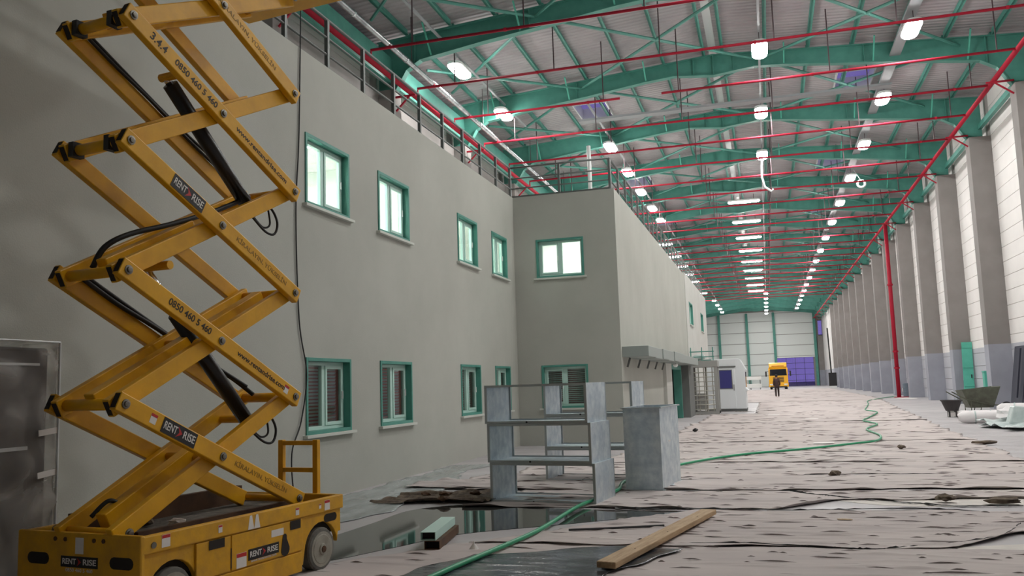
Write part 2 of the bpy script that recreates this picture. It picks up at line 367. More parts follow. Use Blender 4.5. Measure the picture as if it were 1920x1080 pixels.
# office interiors: floors, ceilings and back walls seen through the windows
o = MB().box((-12.0, YB, 3.15), (XL - 0.22, 54.9, 3.4)).box((XL - 0.22, YC + 0.22, 3.15), (XB - 0.25, 54.9, 3.4)).build('floor_upper', M['room_white']); struct(o, 'white slab between the two office storeys', 'floor')
o = MB().box((-12.0, YB, 6.2), (XL - 0.22, 54.9, 6.45)).box((XL - 0.22, YC + 0.22, 6.2), (XB - 0.25, 54.9, 6.45)).build('ceiling_office', M['room_white']); struct(o, 'white office ceiling and terrace slab', 'ceiling')
o = box('wall_office_upper', (-10.6, YB, 3.4), (-10.45, 54.9, 6.2), M['room_white']); struct(o, 'white back wall inside the upper offices', 'wall')
o = box('wall_office_lower', (-8.9, YB, 0.0), (-8.75, 54.9, 3.15), M['room_pink']); struct(o, 'reddish pink wall inside the lower offices', 'wall')
for i, (x, y) in enumerate([(-8.2, 10.4), (-8.2, 13.4), (-8.2, 17.6), (-8.2, 20.6), (-4.9, 23.9), (-6.0, 44.0), (-6.0, 51.0)]):
    t = thing('ceiling_panel_light', 'square office ceiling light panel behind the %s' % ['nearest upper window', 'second upper window', 'third upper window',
              'fourth upper window', 'upper window facing the camera', 'first far block window', 'last far block window'][i], 'light', (x, y, 6.2), 0, 'office ceiling lights')
    MB().box((-0.62, -0.62, -0.06), (0.62, 0.62, -0.001)).build('frame', M['white'], t)
    MB().box((-0.56, -0.56, -0.075), (0.56, 0.56, -0.061)).build('diffuser', M['panel_lamp'], t)
for i, (x, y) in enumerate([(-7.6, 12.4), (-7.6, 18.4), (-5.0, 24.0)]):  # unseen lamps added to brighten the ground floor rooms
    t = thing('ceiling_panel_light', 'added dim fill light inside the ground floor offices, %s from the camera' % nth(i), 'light', (x, y, 3.15), 0, 'added ground floor fill lights')
    MB().box((-0.42, -0.42, -0.06), (0.42, 0.42, -0.001)).build('frame', M['white'], t)
    MB().box((-0.36, -0.36, -0.075), (0.36, 0.36, -0.061)).build('diffuser', M['dim_fill'], t)
o = box('wall_partition', (-10.45, 25.9, 3.4), (XB - 0.25, 26.0, 6.2), M['room_white']); struct(o, 'white cross wall added behind the camera-facing upper window to gather its light', 'wall')  # put in to keep the lamp light concentrated behind the window
for y in (9.3, 15.9, 19.1):
    o = box('wall_partition', (-10.45, y - 0.06, 3.4), (-7.0, y + 0.06, 6.2), M['room_white'])
    struct(o, 'white partition inside the upper offices, %s from the camera' % {9.3: 'nearest', 15.9: 'second', 19.1: 'third'}[y], 'wall')

# windows --------------------------------------------------------------
WN = [0]
def window(loc, rz, w, h, label, blind=False, deep=0.16, open_right=True):
    WN[0] += 1
    t = thing('window_%d' % WN[0], label, 'window', loc, rz, None, 'structure')
    f = MB(); lip = 0.045                                 # green reveal lining with a proud lip
    for x0, x1, z0, z1 in ((-w/2, -w/2 + 0.05, 0, h), (w/2 - 0.05, w/2, 0, h), (-w/2 + 0.05, w/2 - 0.05, h - 0.05, h), (-w/2 + 0.05, w/2 - 0.05, 0, 0.05)):
        f.box((x0, -deep - 0.02, z0), (x1, 0.02, z1))
    f.build('reveal_lining', M['green'], t, None, False, 0.004)
    w2, fr = w/2 - 0.05, 0.055
    g = MB(); y0, y1 = -deep, -deep + 0.06
    g.box((-w2, y0, 0.05), (-w2 + fr, y1, h - 0.05)).box((w2 - fr, y0, 0.05), (w2, y1, h - 0.05)).box((-w2 + fr, y0, h - 0.05 - fr), (w2 - fr, y1, h - 0.05)).box((-w2 + fr, y0, 0.05), (w2 - fr, y1, 0.05 + fr))
    g.box((-0.045, y0, 0.05 + fr), (0.045, y1, h - 0.05 - fr)).build('frame', M['mint'], t, None, False, 0.004)
    for sx in (-1, 1):
        a, b = sorted((sx * 0.045, sx * (w2 - fr))); z0, z1 = 0.05 + fr, h - 0.05 - fr
        if (sx > 0) == open_right:
            q = MB(); e = 0.05
            q.box((a, y1 - 0.02, z0), (a + e, y1 + 0.015, z1)).box((b - e, y1 - 0.02, z0), (b, y1 + 0.015, z1)).box((a + e, y1 - 0.02, z0), (b - e, y1 + 0.015, z0 + e)).box((a + e, y1 - 0.02, z1 - e), (b - e, y1 + 0.015, z1))
            sh = q.build('sash', M['mint'], t, None, False, 0.004)
            MB().box((a + e, y1 - 0.012, z0 + e), (b - e, y1 - 0.006, z1 - e)).build('pane', M['glass'], sh)
            MB().box((a + e - 0.035, y1 + 0.015, h/2 - 0.06), (a + e - 0.015, y1 + 0.035, h/2 + 0.06)).build('handle', M['white'], sh)
        else:
            MB().box((a, y0 + 0.02, z0), (b, y0 + 0.026, z1)).build('pane', M['glass'], t)
    MB().box((-w/2 - 0.07, -deep, -0.045), (w/2 + 0.07, 0.075, 0.0)).build('sill', M['sill'], t, None, False, 0.006)
    if blind:
        b = MB(); n = int((h - 0.16) / 0.052)
        for k in range(n):
            z = 0.09 + k * 0.052
            b.add([(-w2 + 0.02, -deep - 0.085, z), (w2 - 0.02, -deep - 0.085, z), (w2 - 0.02, -deep - 0.06, z + 0.03), (-w2 + 0.02, -deep - 0.06, z + 0.03)], [(0, 1, 2, 3)])
        bo = b.build('blind', M['blind'], t); bo['kind'] = 'stuff'
    return t
near = ['nearest the yellow lift', 'second from the yellow lift', 'third from the yellow lift', 'beside the inner corner']
for i, (a, b) in enumerate(WY):
    window((XL, (a + b)/2, UZ[0]), -math.pi/2, b - a, UZ[1] - UZ[0], 'lit green-framed upper window in the long wall, ' + near[i], open_right=False)
    window((XL, (a + b)/2, LZ[0]), -math.pi/2, b - a, LZ[1] - LZ[0], 'green-framed ground floor window with grey blinds, ' + near[i], True, open_right=False)
for (a, b, z0, z1), lb, bl in zip(holesF, ('lit wide green-framed upper window in the narrow end wall', 'green-framed lower window in the end wall behind the ducts'), (False, True)):
    window(((a + b)/2, YC, z0), math.pi, b - a, z1 - z0, lb, bl)
for (a, b, z0, z1), lb in zip(holesS[:2], ('green-framed upper window in the far pale wall, nearer one', 'last upper window at the far end of the block')):
    window((XB + 0.03, (a + b)/2, z0), -math.pi/2, b - a, z1 - z0, lb)

# entrance recess in the block side, green framed, with a pink door
dr = thing('door_1', 'pinkish entrance door in a green steel frame under the grey canopy', 'door', (XB - 0.1, 34.75, 0), -math.pi/2, None, 'structure')
MB().box((-2.15, -0.9, 0), (2.15, -0.84, 2.18)).build('back_panel', M['pink_door'], dr)
f = MB()
for x in (-2.05, 2.05): f.box((x - 0.1, -0.2, 0), (x + 0.1, 0.13, 2.18))
f.build('post', M['green'], dr, None, False, 0.01)
MB().box((-1.95, -0.2, 2.02), (1.95, 0.12, 2.18)).build('header', M['green'], dr)
for k, x in enumerate((-1.2, 0.25, 1.5)):
    d = MB().box((x - 0.5, -0.82, 0.02), (x + 0.5, -0.77, 1.98)).build('door_leaf', M['pink_door'], dr, None, False, 0.01)
    MB().box((x + 0.35, -0.77, 0.95), (x + 0.39, -0.72, 1.15)).build('handle', M['steel'], d)
pr = box('trim_1', (XB - 0.2, 37.05, 0), (XB + 0.32, 39.4, 2.6), M['dkgrey']); struct(pr, 'dark grey pier beside the green entrance frame', 'pier')
pr = box('trim_2', (XB - 0.05, 30.5, 0), (XB + 0.12, 32.3, 2.2), M['plaster_lt']); struct(pr, 'pale pilaster left of the pink entrance', 'pier')

# canopy
cn = thing('canopy', 'stepped grey clad canopy on brackets above the block entrance', 'canopy', (XB, YC + 0.15, 0))
for k in range(6):
    y0 = k * 1.62
    MB().box((0, y0, 2.20 - 0.012 * (k % 2)), (0.68 - 0.03 * (k % 2), y0 + 1.6, 2.47 + 0.02 * k * 0.5)).build('panel', M['canopy'], cn, None, False, 0.012)
MB().box((0, 9.72, 2.2), (0.64, 16.6, 2.5)).build('panel', M['canopy'], cn, None, False, 0.012)
for k in range(5): MB().beam((0.14, 0.4 + k * 1.9, 2.19), (0.06, 0.4 + k * 1.9, 1.95), 0.04, 0.05).build('bracket', M['dkgrey'], cn)
lt = MB().lathe([(0.02, 0), (0.07, -0.02), (0.09, -0.08), (0.05, -0.14)], (0, 0, 0), 'z', 14).build('soffit_lamp', M['white'], None, (XB + 0.4, 31.0, 2.185)); tag(lt, 'small white round lamp under the far end of the canopy', 'lamp')

# right wall ---------------------------------------------------------------
wr = box('wall_right', (XW + 0.06, YB, 0), (XW + 0.3, YE, 13.4), M['joint']); struct(wr, 'right hall wall of white panels between concrete columns above a grey dado', 'wall')
BAY, CW = 7.2, 0.72
CY = [39.7 + BAY * k for k in range(-7, 17)]
cme = MB().box((0, 0, 0), (XW + 0.06 - XR, CW, 11.5)).mesh('column', M['column'])
for y in CY:
    if y < 128: link('column', cme, wr, (XR, y, 0), 0.012)      # the last bays have no columns
PH = 0.605
pme = MB().box((0, 0.012, 0.008), (0.075, BAY - CW - 0.012, PH - 0.008)).mesh('wall_panel', M['panel'])
for y in CY:
    if 18 < y < 82:
        for k in range(22):
            if PH * k < 13.0: link('wall_panel', pme, wr, (XW, y + CW, PH * k), 0.006)
    else: box('wall_panel', (XW, y + CW, 0), (XW + 0.065, y + BAY, 13.3), M['panel'], wr)
g = MB().beam((XR + 0.55, YB, 12.0), (XR + 0.55, YE, 12.0), 0.16, 0.22).build('eaves_beam', M['green'], wr)

# outer wall on the left, above and behind the office block
XLO = -11.4
wo = box('wall_outer_left', (-12.6, YB, 0), (-12.3, YE, 13.4), M['joint']); struct(wo, 'outer left hall wall of white panels seen above the office terrace', 'wall')
for y in CY: MB().box((-12.3, y, 0), (XLO, y + CW, 11.5)).build('column', M['column'], wo)
for y in CY:
    if y < 90:
        for z0 in (10.2, 10.8, 11.4, 12.0, 12.6): MB().box((-12.3, y + CW + 0.01, z0 + 0.01), (-12.22, y + BAY - 0.01, z0 + 0.59)).build('wall_panel', M['panel'], wo)
    else: MB().box((-12.3, y + CW, 0), (-12.22, y + BAY, 13.3)).build('wall_panel', M['panel'], wo)
MB().box((-12.22, YB, 11.05), (-11.9, YE, 11.45)).build('gutter_beam', M['column'], wo)
MB().beam((-11.65, YB, 12.25), (-11.65, YE, 12.25), 0.25, 0.9).build('eaves_beam', M['green'], wo)

# wall behind the camera
o = box('wall_back', (-12.6, YB - 0.3, 0), (10, YB, 14.6), M['panel']); struct(o, 'blank white wall behind the camera', 'wall')

# end wall ---------------------------------------------------------------
GX0, GX1, GZ = 1.75, 7.9, 5.05
we = holed_obj('wall_end', -12.6, 10.0, 0, 14.4, [(GX0, GX1, 0, GZ), (9.0, 9.66, 8.9, 11.4)], lambda a, z, t: (a, YE + t, z), 0.25, M['joint'])
struct(we, 'far end wall of pale cladding panels between green columns', 'wall')
ex = [-12.6, -8.0, -3.1, 1.55, 8.4]
for x in ex[1:]: MB().box((x - 0.22, YE - 0.5, 0), (x + 0.22, YE - 0.03, 13.2)).build('column', M['green'], we)
for i in range(4):
    z = 0.0; k = 0
    while z < 13.4:
        h = 1.95
        x0, x1, z0 = ex[i] + 0.05, ex[i + 1] - 0.05, z
        if i == 3 and z0 < GZ + 0.2: z += h if z0 + h < GZ else (GZ + 0.25 - z); 
        else:
            MB().box((x0, YE - 0.08, z0 + 0.05), (x1, YE - 0.001, min(z0 + h - 0.05, 13.4))).build('cladding_panel', M['endwall'], we); z += h
MB().box((8.75, YE - 0.3, 0), (9.68, YE - 0.001, 8.7)).build('pier', M['column'], we)
MB().box((GX0 - 0.1, YE - 0.2, GZ), (GX1 + 0.3, YE - 0.01, GZ + 0.22)).build('lintel', M['white'], we)
gd = thing('door_2', 'tall glazed gate in the end wall, purple with dusk outside', 'gate', (0, YE + 0.05, 0), 0, None, 'structure')
for i in range(4):
    for j in range(5):
        w, h = (GX1 - GX0)/4, GZ/5
        MB().box((GX0 + i*w + 0.03, 0.0, j*h + 0.03), (GX0 + (i+1)*w - 0.03, 0.02, (j+1)*h - 0.03)).build('pane', M['glass_dark'], gd)
f = MB()
for i in range(5): f.box((GX0 + i*(GX1-GX0)/4 - 0.03, -0.02, 0), (GX0 + i*(GX1-GX0)/4 + 0.03, 0.04, GZ))
for j in range(6): f.box((GX0, -0.015, j*GZ/5 - 0.03), (GX1, 0.035, j*GZ/5 + 0.03))
f.build('gate_frame', M['navy'], gd)
wn = thing('window_far', 'small purple high window at the right end of the far wall', 'window', (9.33, YE, 8.9), 0, None, 'structure')
MB().box((-0.33, 0.1, 0), (0.33, 0.12, 2.5)).build('pane', M['glass_dark'], wn)
f = MB().box((-0.36, -0.1, -0.12), (0.36, 0.2, 0.0)).box((-0.36, -0.1, 2.5), (0.36, 0.2, 2.6)); f.build('frame', M['navy'], wn)

# ------------------------------------------------------------------ roof
RX, ZT, SL = -1.28, 14.05, 0.07
zt = lambda x: ZT - SL * abs(x - RX)
RY = [40.05 + BAY * k for k in range(-7, 17)]
ce = thing('ceiling', 'white corrugated pitched roof on sea green steel rafters and purlins', 'ceiling', (0, 0, 0), 0, None, 'structure')
bot = [(0, 13.22), (1.5, 13.38), (2.6, 13.30), (5.1, 13.0), (7.0, 12.8), (9.2, 12.5), (9.7, 12.2), (10.13, 11.5)]
mb = MB()
for sg in (-1, 1):
    P = [(RX + sg*d, z) for d, z in bot]
    xe = RX + sg * 10.75
    poly = P + [(xe, 11.5), (xe, zt(xe)), (RX, ZT)]
    mb.prism(poly, lambda a, b, t: (a, t - 0.0125, b), 0.025)
    for (x0, z0), (x1, z1) in zip(P[:-1], P[1:]): mb.beam((x0, 0, z0), (x1, 0, z1), 0.26, 0.03)
    mb.beam((RX, 0, ZT - 0.015), (xe, 0, zt(xe) - 0.015), 0.26, 0.03)
    for d in (0.75, 5.4, 9.4):
        x = RX + sg*d; zb = np.interp(d, [q[0] for q in bot], [q[1] for q in bot]); mb.box((x - 0.012, -0.12, zb), (x + 0.012, 0.12, zt(x)))
    mb.box((xe - 0.62 if sg > 0 else xe, -0.18, 11.5), (xe if sg > 0 else xe + 0.62, 0.18, 11.54))
mb.box((RX - 0.015, -0.14, 13.22), (RX + 0.015, 0.14, ZT))
raf = mb.mesh('rafter', M['green'])
for y in RY: link('rafter', raf, ce, (0, y, 0))
# purlins: one piece per bay where they can be told apart, continuous beyond
PX = [RX + sg * (0.35 + 1.55 * k) for sg in (-1, 1) for k in range(7)]
pur = MB().box((-0.035, 0.14, 0.0), (0.035, BAY - 0.14, 0.2)).box((-0.035, 0.14, 0.0), (0.09, BAY - 0.14, 0.012)).mesh('purlin', M['green'])
for x in PX:
    for y in RY:
        if 10 < y < 90: link('purlin', pur, ce, (x, y, zt(x)))
    MB().box((x - 0.035, 90.6, zt(x)), (x + 0.035, YE, zt(x) + 0.2)).build('purlin', M['green'], ce)
    MB().box((x - 0.035, YB, zt(x)), (x + 0.035, 11.1, zt(x) + 0.2)).build('purlin', M['green'], ce)
# roof sheets, one per bay and slope, with openings for skylights
SKY = {(32.85, -1): (-7.55, -6.05, 35.9, 38.2), (32.85, 1): (3.45, 4.95, 35.9, 38.3), (47.25, 1): (3.45, 4.95, 50.3, 52.7), (47.25, -1): (-7.55, -6.05, 50.3, 52.6),
       (61.65, -1): (-7.55, -6.05, 64.7, 67.0), (61.65, 1): (3.45, 4.95, 64.7, 67.0)}
rz = lambda x: zt(x) + 0.2
sid = 0
def slope_box(mb, x0, x1, y0, y1, th=0.06):
    vs = [(x, y, rz(x) + dz) for dz in (0, th) for x, y in ((x0, y0), (x1, y0), (x1, y1), (x0, y1))]
    mb.add(vs, [(3,2,1,0),(4,5,6,7),(0,1,5,4),(1,2,6,5),(2,3,7,6),(3,0,4,7)])
ys = [YB] + RY[1:] + [YE]
for y0, y1 in zip(ys[:-1], ys[1:]):
    for sg in (-1, 1):
        a, b = (-12.6, RX) if sg < 0 else (RX, 10.0)
        mb = MB(); h = SKY.get((round(y0, 2), sg))
        if h:
            slope_box(mb, a, b, y0, h[2]); slope_box(mb, a, b, h[3], y1); slope_box(mb, a, h[0], h[2], h[3]); slope_box(mb, h[1], b, h[2], h[3])
        else: slope_box(mb, a, b, y0, y1)
        mb.build('roof_sheet', M['roof'], ce)
        if h:
            xm = (h[0] + h[1])/2; z = rz(xm)
            sk = thing('skylight', 'purple dusk skylight in the %s roof slope, %s' % ('left' if sg < 0 else 'right', {32.85: 'nearest the camera', 47.25: 'second from the camera', 61.65: 'third from the camera'}[round(y0, 2)]), 'skylight', (xm, h[2], z), 0, 'roof skylights')
            w, d = h[1] - h[0], h[3] - h[2]
            f = MB().box((-w/2, 0, -0.1), (-w/2 + 0.05, d, 0.45)).box((w/2 - 0.05, 0, -0.1), (w/2, d, 0.45)).box((-w/2 + 0.05, 0, -0.1), (w/2 - 0.05, 0.05, 0.45)).box((-w/2 + 0.05, d - 0.05, -0.1), (w/2 - 0.05, d, 0.45))
            f.build('curb', M['tray'], sk); MB().box((-w/2, 0, 0.45), (w/2, d, 0.47)).build('pane', M['glass_dark'], sk)
# ridge ventilator strip
MB().box((RX - 0.3, YB, ZT + 0.19), (RX + 0.3, YE, ZT + 0.2)).build('ridge_flashing', M['tray'], ce)
# wind bracing: crossing green tubes in every bay
bz = 13.22
for y in RY:
    if not 3 < y < 120: continue
    for x0, x1 in ((-13.4, -6.5), (-6.5, 0.4), (0.4, 7.3)):
        for a, b in (((x0, y), (x1, y + BAY)), ((x0, y + BAY), (x1, y))):
            (ax, ay), (bx, by) = a, b
            if ax < -11.2: f_ = (-11.2 - ax)/(bx - ax); ax, ay = -11.2, ay + (by - ay)*f_
            MB().tube([(ax, ay, zt(ax) - 0.28), (bx, by, zt(bx) - 0.28)], 0.055, 6).build('brace', M['green'], ce)
# fly braces from the rafter bottom flange up to the purlins
for y in RY:
    if not 18 < y < 80: continue
    for d in (2.6, 5.7, 8.8):
        for sg in (-1, 1):
            x = RX + sg*d; zb = np.interp(d, [q[0] for q in bot], [q[1] for q in bot])
            for q in (-1, 1): MB().beam((x, y + q*0.1, zb + 0.05), (x, y + q*0.85, zt(x)), 0.05, 0.05).build('fly_brace', M['green_bright'], ce)

# ------------------------------------------------------------------ ceiling lamps
def lamp_mesh():
    n = 10; pts = []
    L, R = 1.45, 0.26  # outline enlarged to take in the glow around the lamp
    out = [(R*math.sin(a), L/2 - R + R*math.cos(a)) for a in np.linspace(-math.pi/2, math.pi/2, n)] + [(R*math.sin(a), -L/2 + R + R*math.cos(a)) for a in np.linspace(math.pi/2, 3*math.pi/2, n)]
    hs = MB().prism(out, lambda a, b, t: (a, b, -0.02 + t), 0.1).mesh('housing', M['white'])
    df = MB(); rings = [(0.97, -0.021), (0.95, -0.07), (0.8, -0.11), (0.45, -0.125)]; vs = []; fs = []; m = len(out)
    for k, z in rings: vs += [(a*k, b*(1 - (1 - k)*0.3), z) for a, b in out]
    for i in range(len(rings) - 1):
        for j in range(m): fs.append((i*m + j, i*m + (j + 1) % m, (i + 1)*m + (j + 1) % m, (i + 1)*m + j))
    fs.append(tuple(range(3*m, 4*m)))
    df.add(vs, fs)
    return hs, df.mesh('diffuser', M['lamp'], True)
HS, DF = lamp_mesh()
HG = MB().tube([(0, 0.45, 0.08), (0, 0.45, 0.408)], 0.012, 5).tube([(0, -0.45, 0.08), (0, -0.45, 0.408)], 0.012, 5).mesh('hanger', M['dark_rod'])
LZ_ = 12.68
def lamp(x, y, z, row, i, cross=False, long=1.0, lb=None):
    t = thing('ceiling_lamp', lb or '%s high bay lamp of the %s row, %s from the camera' % ('crosswise bright' if cross else 'bright', row, nth(i)), 'ceiling lamp', (x, y, z), math.pi/2 if cross else 0, row + ' row of ceiling lamps')
    for nm, me in (('housing', HS), ('diffuser', DF), ('hanger', HG)):
        c = link(nm, me, t)
        if long != 1.0: c.scale = ((0.55, long, 1) if nm != 'hanger' else (1, long, 1))
    return t
k0 = 29.25
for x, row in ((5.17, 'right'), (0.42, 'middle')):
    for y, w_ in ((22.05, 'just before the first one in view'), (14.85, 'high above the galvanised ducts')):
        lamp(x, y, LZ_, row, 0, lb='bright high bay lamp of the %s row, %s' % (row, w_))
for i in range(17): lamp(5.17, k0 + BAY*i, LZ_, 'right', i)
lamp(5.17, 7.65, LZ_, 'right', 0, lb='unseen bright lamp added to the right row, high above the timber plank')  # lamp added out of view to brighten the lift and foreground
mid_y = [29.25 + BAY*i for i in range(18)]
for i, y in enumerate(mid_y):
    if 3 <= i <= 11: lamp(-0.35 - 0.42, y + 4.0, LZ_, 'middle', i, True, 1.35)
    else: lamp(0.42, y + (1.5 if i > 11 else 0), LZ_, 'middle', i)
lf = [(-9.73, 27.35), (-9.73, 32.6)] + [(-6.47, y) for y in (39.2, 44.4, 49.4, 54.5, 59.0)]
for i, (x, y) in enumerate(lf): lamp(x, y, LZ_, 'left', i)
for i, y in enumerate((69.6, 77.0, 83.9, 90.9, 97.9, 111.4)): lamp(-7.5, y, LZ_, 'left', i + 7, True)
for i, y in enumerate((122.9, 131.0, 138.4, 145.2)): lamp(-6.6, y, LZ_, 'left', i + 13)

# trays and conduits the lamps hang from
def run(name, a, b, w, h, m, label, cat): return tag(MB().beam(a, b, w, h).build(name, m), label, cat)
run('cable_tray', (5.17, 14, LZ_ + 0.45), (5.17, YE - 1, LZ_ + 0.45), 0.36, 0.08, M['tray_dull'], 'wide light grey cable tray carrying the right row of lamps', 'cable tray')
run('cable_tray', (0.42, 14, LZ_ + 0.45), (0.42, YE - 1, LZ_ + 0.45), 0.08, 0.06, M['tray_dull'], 'narrow light grey cable tray above the middle row of lamps', 'cable tray')
run('conduit', (-9.73, 14, LZ_ + 0.44), (-9.73, 36, LZ_ + 0.44), 0.09, 0.05, M['tray_dull'], 'slim grey conduit carrying the two nearest left lamps', 'conduit')
run('conduit', (-6.47, 33.9, LZ_ + 0.44), (-6.47, 150, LZ_ + 0.44), 0.09, 0.05, M['tray_dull'], 'slim grey conduit carrying the left lamps beyond the corner', 'conduit')
run('conduit', (-6.3, 24.15, 12.45), (5.17, 24.15, 12.45), 0.12, 0.06, M['tray'], 'pale conduit crossing the hall in front of the nearest green rafter', 'conduit')
run('cable_tray', (-6.9, 34.2, 12.45), (5.17, 34.2, 12.45), 0.42, 0.09, M['tray_dull'], 'wide pale cable tray crossing the hall below the nearest skylights', 'cable tray')
tag(MB().tube([(0.42, 43.9, LZ_ - 0.1), (0.36, 44.0, 12.2), (0.34, 44.0, 11.6), (0.45, 44.0, 11.1), (0.75, 44.0, 10.85), (0.85, 44.0, 10.95)], 0.05, 8).build('curved_tube', M['white'], None, None, True), 'curved white tube dangling below the third middle lamp', 'cable')  # curved white tube hanging under the lamp
a_ = [(5.72 + 0.2*math.cos(t), 50.8, 12.25 + 0.2*math.sin(t)) for t in np.linspace(0, 2*math.pi, 17)]
tag(MB().tube(a_, 0.06, 8, False).tube([(5.72, 50.8, 12.42), (5.35, 50.8, 13.1)], 0.015, 6).build('cable_coil', M['white'], None, None, True), 'small white coil of cable hanging beside the fourth right lamp', 'cable coil')

# ------------------------------------------------------------------ red sprinkler pipes
ZP = 11.75
def xpipe(y, xa, xb, label, rods=True):
    t = thing('sprinkler_pipe', label, 'pipe', (xa, y, ZP), 0, 'red sprinkler pipes crossing the hall')
    MB().tube([(0, 0, 0), (xb - xa, 0, 0)], 0.045, 8).build('pipe', M['red'], t, None, True)
    n = max(2, int((xb - xa)/2.9)); 
    for k in range(n):
        x = 0.6 + k*(xb - xa - 1.2)/max(1, n - 1)
        MB().tube([(x, 0, 0.03), (x, 0, rz(xa + x) - ZP)], 0.022, 5).build('hanger_rod', M['dark_rod'], t)
        if k % 2: MB().tube([(x - 0.6, 0, 0), (x - 0.52, 0, 0)], 0.058, 8).build('coupling', M['red'], t)
i = 0
for k in range(-1, 25):
    y = 26.2 + 3.6*k
    if k == 1:
        xpipe(y, -10.1, -4.5, 'short red sprinkler pipe ending left of the nearest left skylight')
        xpipe(y, -3.0, 8.3, 'red sprinkler pipe with an open left end under the nearest ridge'); continue
    xpipe(y, -10.1, 8.3, 'red sprinkler pipe spanning the hall, %s full one from the camera' % nth(i)); i += 1
mp_ = thing('sprinkler_main', 'thick red sprinkler main running along the column tops on the right', 'pipe', (8.3, 14, ZP))
MB().tube([(0, 0, 0), (0, YE - 16, 0)], 0.085, 10).build('pipe', M['red'], mp_, None, True)
for y in CY:
    if y > 16: MB().beam((-0.3, y - 14 + 0.2, -0.12), (0.58, y - 14 + 0.2, -0.12), 0.06, 0.06).beam((-0.05, y - 14 + 0.2, -0.12), (0.55, y - 14 + 0.2, -0.6), 0.05, 0.05).build('bracket', M['red'], mp_)
ml = thing('sprinkler_main', 'red sprinkler main running above the terrace railing on the left', 'pipe', (-10.85, 8, 11.4))
MB().tube([(0, 0, 0), (0, 90, 0)], 0.085, 10).build('pipe', M['red'], ml, None, True)
for y in CY:
    if 16 < y < 90: MB().beam((-0.55, y - 8 + 0.2, -0.12), (0.2, y - 8 + 0.2, -0.12), 0.06, 0.06).beam((0.0, y - 8 + 0.2, -0.12), (-0.5, y - 8 + 0.2, -0.6), 0.05, 0.05).build('bracket', M['red'], ml)
for k in range(-1, 20):
    MB().tube([(0, 18.2 + 3.6*k, 0), (0, 18.2 + 3.6*k, 0.35), (0.75, 18.2 + 3.6*k, 0.35)], 0.045, 6).build('branch', M['red'], ml)
sp = thing('silver_pipe', 'bright silver pipe running along the left eaves above the railing', 'pipe', (-10.3, 8, 11.87))
MB().tube([(0, 0, 0), (0, 90, 0)], 0.085, 12).build('pipe', M['silver'], sp, None, True)
for k in range(12): MB().tube([(0, 2 + 7.2*k, 0.08), (0, 2 + 7.2*k, 1.6)], 0.015, 5).build('hanger_rod', M['dark_rod'], sp)
for k in range(24): MB().tube([(0, 1.5 + 3.6*k, 0), (0, 1.58 + 3.6*k, 0)], 0.1, 12).build('collar', M['silver'], sp)
rs = thing('riser_pipe', 'thick red riser pipe dropping beside a column to the floor', 'pipe', (8.3, 62.3, 0))
MB().tube([(0, 0, 0.02), (0, 0, ZP)], 0.13, 12).build('pipe', M['red'], rs, None, True)
for z in (1.9, 3.0, 7.5): MB().tube([(0, 0, z), (0, 0, z + 0.12)], 0.18, 12).build('flange', M['red'], rs)
MB().box((-0.3, -0.3, 0.0), (0.9, 0.3, 0.04)).build('base_plate', M['red'], rs)

# ------------------------------------------------------------------ terrace railings
def railing(p0, p1, n, label):
    p0, p1 = Vector(p0), Vector(p1); t = thing('railing', label, 'railing', p0)
    d = p1 - p0
    for k in range(n + 1):
        q = d * (k/n); MB().box((q.x - 0.03, q.y - 0.03, 0), (q.x + 0.03, q.y + 0.03, 0.84)).build('post', M['rail'], t)
    for z in (0.86, 0.56, 0.28): MB().tube([(0, 0, z), (d.x, d.y, z)], 0.028 if z > 0.8 else 0.02, 8).build('rail', M['rail'], t, None, True)
    MB().beam((0, 0, 0.04), (d.x, d.y, 0.04), 0.012, 0.08).build('kick_plate', M['rail'], t)
railing((-6.38, 5.4, HB), (-6.38, 21.75, HB), 13, 'grey steel terrace railing above the long office wall')
railing((-6.38, 21.8, HB), (-3.66, 21.8, HB), 2, 'short grey railing above the narrow end wall')
railing((-3.66, 21.9, HB), (-3.66, 54.5, HB), 26, 'long grey railing along the roof edge of the projecting block')
pt = MB().tube([(-4.7, 24.5, 6.45), (-4.7, 24.5, 8.6)], 0.06, 8).build('vent_pipe', M['white'], None, None, True); tag(pt, 'white vertical pipe standing on the block roof behind the short railing', 'pipe')

# ================================================================== SCISSOR LIFT
LP = (-4.084, 4.907); LA = math.atan2(0.992, 0.129)
LL, LW, RZ = 2.27, 1.18, 0.624
lift = thing('scissor_lift', 'yellow electric scissor lift with raised arms in the left foreground', 'lift', (LP[0], LP[1], 0), LA)
def arc(cx, cz, r, a0, a1, n=10): return [(cx + r*math.cos(a), cz + r*math.sin(a)) for a in np.linspace(a0, a1, n)]
WU = (0.285, 1.985); WRD = 0.185
prof = [(0.0, 0.16), (0.04, 0.16)] + arc(WU[0], WRD, 0.235, math.pi*0.98, 0.12, 12) + [(0.53, 0.1), (1.73, 0.1)] + arc(WU[1], WRD, 0.235, math.pi*0.98, 0.12, 12) + [(2.23, 0.3), (LL, 0.3), (LL, 0.5), (0, 0.5)]
for v0, nm in ((0.012, 'side_panel'), (LW - 0.06, 'side_panel')):
    MB().prism(prof, lambda a, b, t, v0=v0: (a, v0 + t, b), 0.045).build(nm, M['yellow_worn'], lift, None, False, 0.006)
rim = MB().box((-0.012, -0.012, 0.50), (LL + 0.012, 0.035, RZ)).box((-0.012, LW - 0.035, 0.50), (LL + 0.012, LW + 0.012, RZ)).box((LL - 0.035, 0.035, 0.5), (LL + 0.012, LW - 0.035, RZ))
rim.build('deck_rim', M['yellow_worn'], lift, None, False, 0.01)
fp = MB().box((-0.02, -0.012, 0.14), (0.02, LW + 0.012, 0.632)).build('front_plate', M['yellow_worn'], lift, None, False, 0.012)
